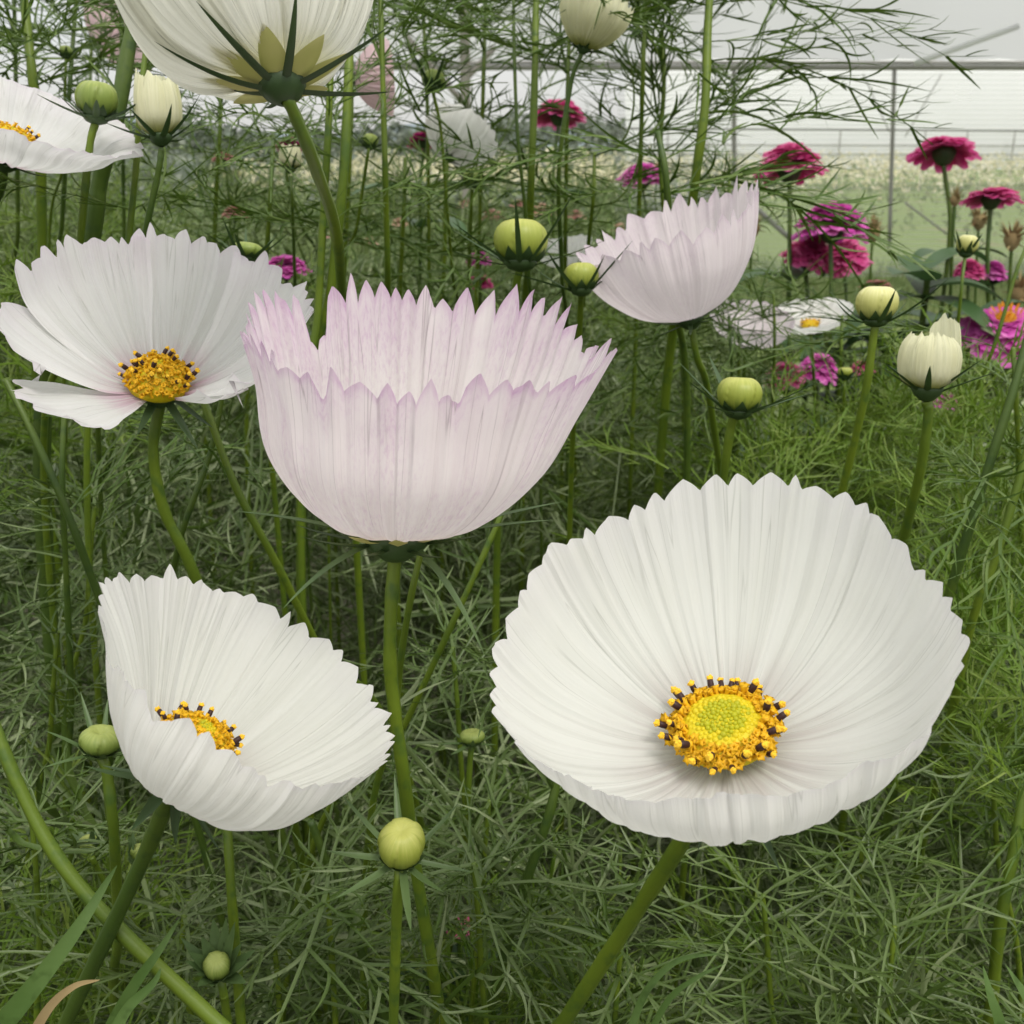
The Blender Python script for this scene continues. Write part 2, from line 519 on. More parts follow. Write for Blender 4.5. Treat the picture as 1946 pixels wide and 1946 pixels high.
def petal_sheet(mb, O, fr, R, keys, c_deg, half_deg, teeth=5, tdepth=0.06, rib=0.012, rng=None, wb=1.0, droop=0.0,
                round_=0.0, notch=(), seams=8, seamh=0.012, nv=34, per=12, lift=0.0, wave=0.0, mi=0, full=False, curl=0.0, und=0.5, ridges=0.009, even=False):
    """one fused corolla (full=True) or one petal: a thin ribbed sheet with a saw-toothed rim"""
    a, e1, e2 = fr
    nth = teeth * per + (0 if full else 1)
    s = np.linspace(-1, 1, nth, endpoint=not full)
    # teeth
    wd = rng.uniform(0.55 if even else 0.45, 1.5 if even else 1.55, teeth)
    edges = np.concatenate([[0], np.cumsum(wd) / wd.sum()])
    x = (s + 1) / 2
    k = np.clip(np.searchsorted(edges, x, side="right") - 1, 0, teeth - 1)
    f = (x - edges[k]) / (edges[k + 1] - edges[k])
    pk = rng.uniform(0.32, 0.68, teeth)[k]
    hgt = rng.uniform(0.42 if even else 0.3, 1.2 if even else 1.25, teeth)[k]
    tri = np.where(f < pk, f / pk, (1 - f) / (1 - pk))
    tooth = hgt * np.clip(tri, 0, 1) ** 0.68 * tdepth - 0.5 * tdepth
    uv_ = rng.uniform(-1, 1, 12 if not full else 20)
    if full:
        uv_[-1] = uv_[0]
    tooth += tdepth * 0.75 * np.interp(x, np.linspace(0, 1, len(uv_)), uv_) * (und if full else 1)
    tooth -= round_ * np.abs(s) ** 2.6
    for (nd, nw, ndp) in notch:
        dd = (c_deg + s * half_deg - nd + 180) % 360 - 180
        tooth -= ndp * np.clip(1 - np.abs(dd) / nw, 0, 1) ** 0.8
    v = np.linspace(0, 1, nv)
    S, V = np.meshgrid(s, v, indexing="ij")
    t = V * (1 + tooth[:, None] * np.clip((V - 0.35) / 0.65, 0, 1) ** 1.5)
    wp = wb + (1 - wb) * np.clip(V * 1.6, 0, 1) ** 0.8
    thd = c_deg + S * half_deg * wp
    pr = prof_at(keys, thd, np.clip(t, 0, 1.25))
    # tangent of the profile for a normal displacement
    T = np.gradient(pr, axis=1)
    T /= np.linalg.norm(T, axis=-1)[..., None] + 1e-9
    Nn = np.stack([T[..., 1], -T[..., 0]], -1)                 # outward
    ph = rng.uniform(0, 6.28, 6)
    ra = rng.uniform(0.1, 1.7, teeth)[k][:, None]
    crease = 1 - 2 * np.abs(2 * f[:, None] - 1) ** 0.75          # folds meeting in sharp valleys
    disp = rib * (V ** 0.6) * crease * ra
    disp += rib * 0.35 * np.sin(S * PI * round(half_deg * 0.287) + ph[0]) * np.sin(S * PI * round(half_deg * 0.118) + ph[1] + V * 1.5)
    arc = half_deg * 2                                         # broad soft ridges of uneven width, running out from the heart
    nr = max(3, int(arc / 360 * 46))
    for c0, w0, a0 in zip(rng.uniform(-1, 1, nr), rng.uniform(1.6, 5.5, nr), rng.uniform(-0.7, 1.0, nr)):
        dx = (S - c0) * half_deg
        if full:
            dx = (dx + 180) % 360 - 180
        disp += ridges * a0 * np.exp(-(dx / w0) ** 2) * np.clip(V * 1.8, 0, 1) ** 0.7
    q = (x * seams + 0.2 * np.sin(6 * x * PI + ph[2])) % 1.0
    disp += seamh * (q[:, None] - 0.5) * np.clip(V * 1.5, 0, 1) * (V < 2)
    disp += wave * V ** 2 * np.sin(S * half_deg * PI / 180 * 3.0 + ph[3])
    disp += lift + curl * np.clip(np.abs(S) - 0.45, 0, 1) ** 2 * -1.0 * V
    pr = pr + Nn * disp[..., None]
    pr[..., 1] -= droop * V ** 2
    thr = np.radians(thd)
    d = np.cos(thr)[..., None] * e1 + np.sin(thr)[..., None] * e2
    G = O + R * (d * pr[..., :1] + a * pr[..., 1:])
    UV = np.stack([np.radians(c_deg + S * half_deg * 1.0) / (2 * PI) + 3, V * (1 + 0 * S)], -1)
    mb.grid(G, mi, UV, full)
    return G


def lance(mb, p0, d0, up, L, w, bend=0.0, mi=0, n=9, fold=0.4, shape=0.3):
    """a narrow pointed leaf/bract from p0 along d0, bending towards `up` by bend*L"""
    t = np.linspace(0, 1, n)
    d0 = unit(d0)
    path = p0 + d0 * (t * L)[:, None] + np.asarray(up) * (bend * L * t ** 2)[:, None]
    ww = w * np.clip(np.sin(PI * np.clip(t * (1 - shape) + shape, 0, 1)) ** 0.8, 0.02, 1)
    side = np.cross(d0, up)
    nr = unit(np.cross(side, d0))
    ribbon(mb, path, ww, nr, fold, mi)


def stem_path(pts, ground=True):
    w = [P(*p) for p in pts]
    if ground:
        d = unit(w[-1] - w[-2])
        if d[2] > -0.5:
            d = unit(d + np.array([0, 0, -0.7]))
        z = w[-1][2]
        w.append(w[-1] + d * 0.12)
        w.append(np.array([w[-1][0] + d[0] * 0.12, w[-1][1] + d[1] * 0.12 + 0.02, z * 0.35]))
        w.append(np.array([w[-1][0] + d[0] * 0.05, w[-1][1] + 0.02, 0.0]))
    return spline(w, 14 * len(w))


def add_stem(parent, pts, r, mat="stem", r1=None, ground=True):
    path = stem_path(pts, ground)
    mb = MB()
    n = len(path)
    wob = 1 + 0.04 * np.sin(np.linspace(0, 33, n)) + 0.03 * np.sin(np.linspace(0, 91, n) + r * 9e3)
    tube(mb, path, 0.9 * np.linspace(r, r1 or r * 1.2, n) * wob, 14, ridge=0.06)
    return mb.obj("stem", M[mat], parent)


def calyx(parent, O, fr, R, r0, bract_len, bract_el, bract_w=0.0011, n=8, sep_len=0.0, rng=None, mat="bract", sep_el=0.6, bend=0.25,
          up_bias=0.0):
    a, e1, e2 = fr
    mb = MB()
    lathe(mb, O, a, e1, e2, [(0.0008, -0.7 * r0), (r0 * 0.4, -0.62 * r0), (r0 * 0.78, -0.3 * r0), (r0 * 0.98, 0.05 * r0), (r0 * 0.95, 0.22 * r0), (r0 * 0.75, 0.3 * r0), (0.0004, 0.3 * r0)], 20)
    c = mb.obj("calyx", M[mat], parent)
    for k in range(n):
        th = 2 * PI * (k + rng.uniform(-0.2, 0.2)) / n + 0.3
        d = math.cos(th) * e1 + math.sin(th) * e2
        el = bract_el + rng.uniform(-0.22, 0.22)
        dd = d * math.cos(el) + a * math.sin(el)
        m = MB()
        lance(m, O + d * r0 * 0.55 - a * 0.2 * r0, dd, a, bract_len * rng.uniform(0.8, 1.15), bract_w, bend * rng.uniform(0.3, 1.5), 0, 12, 0.5, 0.42)
        m.obj("bract", M[mat], c)
        if sep_len > 0:
            th += PI / n
            d = math.cos(th) * e1 + math.sin(th) * e2
            el = sep_el + rng.uniform(-0.1, 0.1)
            dd = d * math.cos(el) + a * math.sin(el)
            m = MB()
            lance(m, O + d * r0 * 0.8, dd, a, sep_len * rng.uniform(0.85, 1.15), sep_len * 0.24, 0.25, 0, 10, 0.35, 0.3)
            m.obj("sepal", M["sepal"], c)
    return c


def stamen_mesh(s):
    mb = MB()
    ex, ey, ez = np.eye(3)
    lathe(mb, np.zeros(3), ez, ex, ey, [(0.0001 * s, 0), (0.42 * s, 0.05 * s), (0.5 * s, 0.9 * s), (0.62 * s, 1.25 * s), (0.4 * s, 1.3 * s)], 10, 2)
    lathe(mb, np.zeros(3), ez, ex, ey, [(0.3 * s, 0.7 * s), (0.45 * s, 1.1 * s), (0.56 * s, 2.0 * s), (0.5 * s, 2.7 * s), (0.2 * s, 2.95 * s)], 10, 0)
    rg = np.random.default_rng(4)
    for k in range(16):
        d = unit(rg.normal(0, 1, 3))
        c = np.array([0, 0, 3.05 * s]) + d * np.array([0.48, 0.48, 0.4]) * s
        q = s * rg.uniform(0.12, 0.26)
        lathe(mb, c, ez, ex, ey, [(0.01 * q, -q), (0.8 * q, -0.5 * q), (q, 0), (0.7 * q, 0.6 * q), (0.01 * q, q)], 6, 1)
    lathe(mb, np.zeros(3), ez, ex, ey, [(0.4 * s, 2.6 * s), (0.58 * s, 2.95 * s), (0.42 * s, 3.3 * s), (0.01 * s, 3.5 * s)], 8, 1)
    return mb.mesh("stamen", [M["anther"], M["pollen"], M["disk_orange"]])


STAMEN = None


def place_local(me, name, parent, pos, z, scale=1.0, spin=0.0):
    import mathutils
    o = bpy.data.objects.new(name, me)
    COL.objects.link(o)
    o.parent = parent
    q = mathutils.Vector(z).to_track_quat("Z", "Y")
    org = np.array(parent["_org"])
    o.location = np.asarray(pos) - org
    o.rotation_mode = "QUATERNION"
    o.rotation_quaternion = q @ mathutils.Quaternion((0, 0, 1), spin)
    o.scale = (scale,) * 3
    return o


def flower_disk(parent, O, fr, r, h, n_st=22, rng=None, green=0.68, n_fl=330, q0=0.74):
    """dome of florets with a ring of dark stamens"""
    global STAMEN
    a, e1, e2 = fr
    mb = MB()
    lathe(mb, O, a, e1, e2, [(r * 0.7, -0.1 * h), (r * 0.98, 0.12 * h), (r * 0.92, 0.5 * h), (r * 0.65, 0.85 * h), (r * 0.3, 0.97 * h), (0.0001, h)], 28, 2)
    pts = []
    for i in range(n_fl):
        q = math.sqrt((i + 0.5) / n_fl)
        th = i * 2.39996
        rr = q * r
        zz = h * (1 - q ** 2.6 * 0.75)
        d = math.cos(th) * e1 + math.sin(th) * e2
        nrm = unit(a + d * q * 0.9)
        p = O + d * rr + a * zz
        sz = r * 0.064 * (0.75 + 0.5 * q) * rng.uniform(0.8, 1.25)
        b1 = unit(np.cross(nrm, d + 0.01))
        b2 = np.cross(nrm, b1)
        jit = rng.uniform(0.85, 1.15)
        if q < green:
            sg = sz * 1.18
            lathe(mb, p - nrm * sg * 0.4, nrm, b1, b2, [(sg * 0.8 * jit, 0), (sg * 0.82 * jit, sg * 0.5), (sg * 0.5, sg * 1.0 * jit), (sg * 0.05, sg * 1.08 * jit)], 6, 0 if q < green * rng.uniform(0.55, 0.85) else 2)
        else:
            lo = rng.uniform(0.7, 1.9)
            nn = unit(nrm + rng.normal(0, 0.3, 3))
            b1 = unit(np.cross(nn, d + 0.01))
            b2 = np.cross(nn, b1)
            mod = lambda tth, vv: 1 + 0.55 * np.cos(5 * tth)[:, None] * np.clip(vv * 2 - 1, 0, 1)[None]
            lathe(mb, p - nn * sz * 0.4, nn, b1, b2, [(sz * 0.5, 0), (sz * 0.55, sz * 0.9 * lo), (sz * 0.85, sz * 1.5 * lo), (sz * 1.15, sz * 1.9 * lo), (sz * 0.3, sz * 1.35 * lo)], 10, 1, mod)
    dk = mb.obj("disk", [M["disk_green"], M["disk_orange"], M["disk_yellow"]], parent)
    if STAMEN is None:
        STAMEN = stamen_mesh(0.00088)
    for k in range(n_st):
        q = rng.uniform(q0, 1.02)
        th = 2 * PI * (k + rng.uniform(-0.35, 0.35)) / n_st
        d = math.cos(th) * e1 + math.sin(th) * e2
        p = O + d * r * q + a * h * (1 - min(q, 1) ** 2.6 * 0.75)
        z = unit(a * rng.uniform(0.5, 1.0) + d * rng.uniform(0.4, 1.2) + rng.normal(0, 0.22, 3))
        place_local(STAMEN, "stamen", dk, p, z, r / 0.0068 * rng.uniform(0.8, 1.15), rng.uniform(0, 6))
    return dk


GUARD = []     # (px, py, rx, ry, D): sight lines to the main blooms that the leaves keep clear


def guard_fn(p3):
    """True where a point (n,3) stands in front of a guarded bloom"""
    x, y, d = proj(p3)
    bad = np.zeros(len(x), bool)
    for (gx, gy, rx, ry, D) in GUARD:
        bad |= (((x - gx) / rx) ** 2 + ((y - gy) / ry) ** 2 < 1) & (d < D)
    return bad


G_COS = "cosmos flowers on long stems"

# ================================================================== FLOWER A: the large white cup at the right
def flower_right():
    rng = np.random.default_rng(3)
    O = P(1378, 1418, 0.195)
    fr = frame(CVL(1385, 1300, -0.05, 0.72, 0.70), (1385, 1300))
    R = 0.036
    t = thing("cosmos_flower", "largest white cup-shaped cosmos with a fully visible yellow-green centre", "flower", O, G_COS)
    K = [(0, [(0.10, 0.0), (0.42, 0.10), (0.72, 0.32), (0.92, 0.58), (1.06, 0.84)]),
         (90, [(0.10, 0.0), (0.48, 0.07), (0.80, 0.26), (0.97, 0.50), (1.07, 0.73)]),
         (180, [(0.10, 0.0), (0.48, 0.07), (0.77, 0.24), (0.88, 0.45), (0.87, 0.64)]),
         (270, [(0.10, 0.0), (0.48, 0.06), (0.80, 0.24), (0.97, 0.44), (1.06, 0.63)])]
    mb = MB()
    petal_sheet(mb, O, fr, R, K, 0, 180, teeth=48, tdepth=0.062, rib=0.008, rng=rng, seams=8, seamh=0.018, und=1.3, ridges=0.013, nv=44, per=12, full=True, wave=0.006)
    mb.obj("corolla", M["white"], t)
    calyx(t, O - fr[0] * 0.0012, fr, R, 0.0055, 0.018, -0.5, rng=rng, bend=0.1)
    flower_disk(t, O + fr[0] * R * 0.085, fr, R * 0.245, R * 0.13, 27, rng)
    b = O - fr[0] * 0.003
    add_stem(t, [(*px(b),), (1300, 1590, 0.205), (1200, 1745, 0.225), (1075, 1935, 0.25)], 0.0017, "stem")
    GUARD.append((1380, 1245, 480, 385, 0.24))


def px(p):
    x, y, d = proj(p)
    return float(x), float(y), float(d)


# ================================================================== FLOWER B: pink cup in the middle
def flower_middle():
    rng = np.random.default_rng(8)
    O = P(752, 1018, 0.228)
    fr = frame(CVL(790, 820, 0.04, 0.96, 0.25), (790, 820))
    R = 0.0365
    t = thing("cosmos_flower", "tall lilac-edged pink cup-shaped cosmos in the middle, long pointed teeth on its rim", "flower", O, G_COS)
    K = [(0, [(0.08, 0.0), (0.50, 0.20), (0.74, 0.54), (0.86, 0.90), (0.95, 1.31)]),
         (60, [(0.08, 0.0), (0.50, 0.17), (0.78, 0.50), (0.96, 0.84), (1.08, 1.21)]),
         (95, [(0.08, 0.0), (0.50, 0.15), (0.80, 0.46), (0.98, 0.82), (1.11, 1.10)]),
         (180, [(0.08, 0.0), (0.50, 0.17), (0.78, 0.46), (0.84, 0.80), (0.86, 1.02)]),
         (262, [(0.08, 0.0), (0.46, 0.17), (0.70, 0.50), (0.75, 0.86), (0.82, 1.15)]),
         (310, [(0.08, 0.0), (0.50, 0.20), (0.72, 0.52), (0.80, 0.86), (0.88, 1.20)])]
    mb = MB()
    petal_sheet(mb, O, fr, R, K, 0, 180, teeth=50, tdepth=0.115, rib=0.011, rng=rng, seams=8, seamh=0.03, und=0.55, ridges=0.014, even=True, nv=44, per=12, full=True,
                wave=0.012, notch=[(322, 7, 0.2), (205, 4, 0.09), (163, 4, 0.1), (140, 3, 0.05), (75, 3, 0.05)])
    mb.obj("corolla", M["pink"], t)
    c = calyx(t, O - fr[0] * 0.0002, fr, R, 0.0075, 0.016, 0.1, rng=rng, bend=0.15, bract_w=0.0009, sep_len=0.008, sep_el=0.25)
    a, e1, e2 = fr
    for (th, el, L, bd) in ((-85, 0.22, 0.030, -0.08), (84, 0.20, 0.030, -0.05), (68, 0.16, 0.036, -0.02), (130, -0.35, 0.022, -0.5), (236, -0.1, 0.022, -0.35)):
        d = math.cos(rad(th)) * e1 + math.sin(rad(th)) * e2
        m = MB()
        lance(m, O + d * 0.004 - a * 0.001, d * math.cos(el) + a * math.sin(el), a, L, 0.0010, bd, 0, 14, 0.5, 0.3)
        m.obj("bract", M["bract_light"], c)
    b = O - a * 0.004
    add_stem(t, [px(b), (742, 1180, 0.232), (744, 1300, 0.237), (766, 1470, 0.245), (790, 1650, 0.262), (838, 1940, 0.285)], 0.0015, "stem")
    GUARD.append((810, 770, 370, 290, 0.27))


# ================================================================== FLOWER D: lower left, seen from the side
def flower_lower():
    rng = np.random.default_rng(5)
    O = P(332, 1480, 0.200)
    fr = frame(CVL(420, 1380, 0.42, 0.79, 0.42), (420, 1380))
    R = 0.0300
    t = thing("cosmos_flower", "white cup-shaped cosmos tilted to the right, half hiding its orange stamens", "flower", O, G_COS)
    K = [(0, [(0.10, 0.0), (0.45, 0.14), (0.70, 0.38), (0.88, 0.65), (1.00, 0.90)]),
         (90, [(0.10, 0.0), (0.48, 0.10), (0.74, 0.32), (0.92, 0.56), (1.03, 0.80)]),
         (135, [(0.10, 0.0), (0.50, 0.08), (0.80, 0.28), (0.93, 0.51), (0.96, 0.75)]),
         (180, [(0.10, 0.0), (0.46, 0.10), (0.73, 0.30), (0.85, 0.53), (0.86, 0.77)]),
         (225, [(0.10, 0.0), (0.40, 0.13), (0.62, 0.36), (0.75, 0.58), (0.82, 0.76)]),
         (270, [(0.10, 0.0), (0.30, 0.16), (0.48, 0.42), (0.68, 0.66), (0.90, 0.86)])]
    mb = MB()
    petal_sheet(mb, O, fr, R, K, 0, 180, teeth=46, tdepth=0.075, rib=0.008, rng=rng, seams=8, seamh=0.022, und=0.9, ridges=0.012, nv=44, per=12, full=True,
                wave=0.01, notch=[(232, 9, 0.16), (150, 3, 0.06), (196, 5, 0.10)])
    mb.obj("corolla", M["white"], t)
    calyx(t, O - fr[0] * 0.0003, fr, R, 0.0052, 0.012, -0.5, rng=rng, mat="bract", sep_len=0)
    flower_disk(t, O + fr[0] * R * 0.24, fr, R * 0.22, R * 0.16, 18, rng, green=0.3, n_fl=170)
    b = O - fr[0] * 0.003
    add_stem(t, [px(b), (318, 1520, 0.205), (255, 1670, 0.222), (125, 1945, 0.25)], 0.0016, "stem_dark")
    GUARD.append((478, 1315, 310, 270, 0.235))


# ================================================================== FLOWER C: left, open with separate petals
def flower_left():
    rng = np.random.default_rng(21)
    O = P(303, 742, 0.262)
    fr = frame(CVL(303, 650, 0.0, 0.86, 0.48), (303, 650))
    R = 0.0335
    t = thing("cosmos_flower", "white open cosmos on the left with separate petals and a pink-stained heart", "flower", O, G_COS)
    bk = [(0.10, 0.0), (0.30, 0.10), (0.55, 0.34), (0.72, 0.60), (0.80, 0.84)]
    rt = [(0.10, 0.0), (0.34, 0.06), (0.66, 0.24), (0.92, 0.48), (1.05, 0.70)]
    lf = [(0.10, 0.0), (0.34, 0.06), (0.62, 0.24), (0.86, 0.52), (0.93, 0.80)]
    spec = [  # centre deg, half width, profile keys, teeth, tooth depth, round, lift, curl
        (-38, 37, [(0, bk), (-80, lf)], 9, 0.085, 0.04, 0.0, 0.0),
        (22, 33, [(0, bk), (90, rt)], 9, 0.085, 0.03, 0.02, 0.0),
        (72, 27, [(40, bk), (90, rt)], 9, 0.09, 0.05, 0.0, 0.0),
        (-92, 25, [(0, [(0.10, 0.0), (0.36, 0.06), (0.64, 0.24), (0.88, 0.46), (0.99, 0.62)])], 3, 0.04, 0.35, 0.0, 0.12),
        (-128, 30, [(0, [(0.10, 0.0), (0.38, 0.05), (0.62, 0.13), (0.84, 0.20), (1.0, 0.31)])], 5, 0.09, 0.22, 0.0, -0.1),
        (114, 26, [(0, [(0.10, 0.0), (0.34, 0.07), (0.60, 0.20), (0.80, 0.36), (0.90, 0.52)])], 4, 0.05, 0.3, 0.0, 0.35),
        (138, 17, [(0, [(0.10, 0.0), (0.28, 0.08), (0.46, 0.16), (0.64, 0.25), (0.78, 0.36)])], 4, 0.05, 0.3, 0.02, 0.3)]
    for (c, hw, K, te, td, ro, li, cu) in spec:
        mb = MB()
        petal_sheet(mb, O, fr, R, K, c, hw, teeth=te, tdepth=td, rib=0.012, rng=rng, wb=0.75, round_=ro, seams=2, seamh=0.015, nv=36,
                    per=12, lift=li, curl=cu, wave=0.012)
        mb.obj("petal", M["white_blush"], t)
    calyx(t, O - fr[0] * 0.0005, fr, R, 0.0052, 0.013, -0.45, rng=rng, bend=0.1)
    flower_disk(t, O + fr[0] * R * 0.01, fr, R * 0.215, R * 0.22, 22, rng, green=0.15, n_fl=210, q0=0.35)
    b = O - fr[0] * 0.003
    add_stem(t, [px(b), (291, 860, 0.268), (312, 970, 0.275), (368, 1090, 0.285), (440, 1300, 0.31)], 0.0014, "stem")
    GUARD.append((300, 615, 300, 195, 0.30))


# ================================================================== FLOWER E: from below at the top
def flower_top():
    rng = np.random.default_rng(31)
    O = P(534, 152, 0.205)
    fr = frame(CV(-0.20, 0.94, -0.18))
    R = 0.0275
    t = thing("cosmos_flower", "ivory cosmos seen from below at the top edge with long dark bracts", "flower", O, G_COS)
    for ring, (n, ph, lift) in enumerate(((8, 0, 0.0),)):
        for k in range(n):
            c = ph + k * 360 / n + rng.uniform(-5, 5)
            e = rng.uniform(-0.06, 0.06)
            K = [(0, [(0.10, 0.02), (0.38, 0.14 + e * 0.3), (0.70, 0.42 + e), (0.90, 0.80 + e), (1.0, 1.2 + e)]),
                 (90, [(0.10, 0.02), (0.42, 0.15 + e * 0.3), (0.62, 0.44 + e), (0.76, 0.80 + e), (0.86, 1.2 + e)]),
                 (270, [(0.10, 0.02), (0.46, 0.08 + e * 0.3), (0.74, 0.26 + e), (0.92, 0.58 + e), (1.02, 0.98 + e)])]
            mb = MB()
            petal_sheet(mb, O, fr, R, K, c, 29, teeth=7, tdepth=0.07, rib=0.016, rng=rng, wb=0.7, round_=0.06, seams=3, seamh=0.03,
                        lift=0.02 * (k % 2), wave=0.01)
            mb.obj("petal", M["ivory"], t)
    calyx(t, O - fr[0] * 0.0016, fr, R, 0.0046, 0.019, 0.18, rng=rng, bract_w=0.00085, sep_len=0.0105, sep_el=0.22, bend=0.36)
    b = O - fr[0] * 0.003
    add_stem(t, [px(b), (556, 210, 0.206), (600, 320, 0.218), (640, 450, 0.25), (652, 600, 0.31)], 0.0013, "stem")
    GUARD.append((490, 60, 260, 160, 0.25))


# ================================================================== generic smaller blooms
def cup_flower(label, base, axis, R, D, mat, stem, h=1.0, flare=1.05, teeth=30, td=0.09, disk=False, guard=None, seed=1, srm=0.0013,
               stem_mat="stem", front=None, layers=1, low=0.0, notch=(), bel=0.15, blen=0.014, blush=None, keys=None):
    rng = np.random.default_rng(seed)
    O = P(base[0], base[1], D)
    fr = frame(CV(*axis))
    t = thing("cosmos_flower", label, "flower", O, G_COS)
    fh = front if front is not None else h
    for q in range(layers):
        sc_ = 1 - 0.14 * q
        K = keys or [(0, [(0.08, 0.0), (0.48, 0.16 * h + low), (0.78, 0.46 * h), (0.93, 0.76 * h), (flare, 1.0 * h)]),
             (180, [(0.08, 0.0), (0.50, 0.16 * fh + low), (0.82, 0.46 * fh), (0.94, 0.76 * fh), (flare * 0.95, 1.0 * fh)])]
        mb = MB()
        petal_sheet(mb, O, fr, R * sc_, K, 0, 180, teeth=teeth - 3 * q, tdepth=td, rib=0.018, rng=rng, seams=8, seamh=0.03, nv=26, per=8, full=True,
                    wave=0.02, notch=notch)
        mb.obj("corolla", M[mat], t)
    calyx(t, O, fr, R, max(R * 0.16, 0.003), blen, bel, rng=rng, bract_w=0.0008)
    if disk:
        flower_disk(t, O + fr[0] * R * (0.08 if front is None else 0.16), fr, R * 0.22, R * 0.15, 12, rng, green=0.2, n_fl=80)
    if stem:
        add_stem(t, [px(O - fr[0] * 0.002)] + stem, srm, stem_mat)
    if guard:
        GUARD.append(guard)
    return t


flower_right()
flower_middle()
flower_lower()
flower_left()
flower_top()

cup_flower("pale lilac-pink cup-shaped cosmos standing behind the small paired buds", (1312, 608), (-0.26, 0.93, 0.26), 0.0305, 0.38, "pink_soft",
           [(1325, 680, 0.385), (1345, 740, 0.40), (1370, 900, 0.44)], teeth=34, td=0.15, seed=41, bel=-0.1, keys=[(0, [(0.08, 0), (0.48, 0.18), (0.78, 0.54), (0.92, 0.9), (1.02, 1.2)]),
           (90, [(0.08, 0), (0.5, 0.2), (0.8, 0.6), (0.94, 0.94), (1.02, 1.28)]), (180, [(0.08, 0), (0.5, 0.16), (0.82, 0.46), (0.94, 0.74), (0.97, 0.96)]),
           (270, [(0.08, 0), (0.5, 0.14), (0.82, 0.42), (1.0, 0.7), (1.1, 0.92)])],
           guard=(1262, 480, 180, 150, 0.42))
cup_flower("blush cosmos cut by the left picture edge showing a few orange stamens", (10, 304), (0.36, 0.85, 0.36), 0.029, 0.30, "white_blush",
           [(0, 360, 0.305), (-40, 450, 0.32)], h=0.55, flare=1.15, teeth=34, td=0.06, seed=42, disk=True, front=0.46, stem_mat="stem_dark",
           guard=(90, 245, 160, 80, 0.33))
cup_flower("creamy ruffled cosmos just opening at the top beside tall fronds", (1108, 93), (0.30, 0.93, 0.20), 0.0155, 0.44, "cream",
           [(1085, 160, 0.445), (1062, 330, 0.46), (1068, 520, 0.50)], h=1.25, flare=0.95, teeth=30, td=0.12, seed=43, layers=3,
           guard=(1140, 45, 85, 70, 0.47), blen=0.006, srm=0.001, stem_mat="stem_dark")
cup_flower("rose-pink cosmos turned sideways behind the thick upper stems", (672, 150), (0.93, 0.12, -0.2), 0.0195, 0.60, "rose",
           [(668, 175, 0.60), (664, 320, 0.61), (650, 600, 0.66)], h=1.0, flare=1.05, teeth=26, td=0.05, seed=44, blen=0.008,
           guard=(712, 140, 50, 60, 0.62))
cup_flower("rose-pink cosmos high on the left, veiled by thread-like fronds", (178, 82), (0.75, 0.55, -0.2), 0.034, 0.85, "rose",
           [(172, 140, 0.85), (168, 300, 0.86), (170, 500, 0.9)], h=0.8, flare=1.1, teeth=26, td=0.05, seed=45, blen=0.01)
cup_flower("white crumpled cosmos at the horizon facing away, its green calyx in front", (852, 300), (0.35, 0.72, -0.2), 0.023, 0.62, "white",
           [(848, 340, 0.62), (845, 480, 0.64)], h=0.9, flare=0.95, teeth=20, td=0.12, seed=46, blen=0.01, notch=[(250, 25, 0.45), (40, 12, 0.2)],
           bel=0.3, guard=(860, 265, 70, 60, 0.64))
cup_flower("white open cosmos veiled by fronds below the twin magenta zinnia heads", (1540, 626), (-0.15, 0.8, 0.42), 0.029, 0.80, "white",
           [(1545, 690, 0.80), (1550, 800, 0.85)], h=0.45, flare=1.1, teeth=24, td=0.05, seed=47, disk=True, blen=0.01)
cup_flower("blush cosmos half hidden below the pale lilac cup", (1418, 655), (0.1, 0.8, 0.5), 0.027, 0.70, "pink_soft",
           [(1415, 700, 0.70), (1405, 800, 0.74)], h=0.75, flare=1.0, teeth=24, td=0.07, seed=48, blen=0.01)
cup_flower("small white cosmos behind the two paired green buds", (1072, 510), (-0.1, 0.85, 0.3), 0.02, 0.72, "white",
           [(1072, 560, 0.72), (1080, 700, 0.76)], h=0.9, flare=1.0, teeth=22, td=0.07, seed=49, blen=0.006)

# ------------------------------------------------------------------ buds
G_BUD = "cosmos buds on stems"


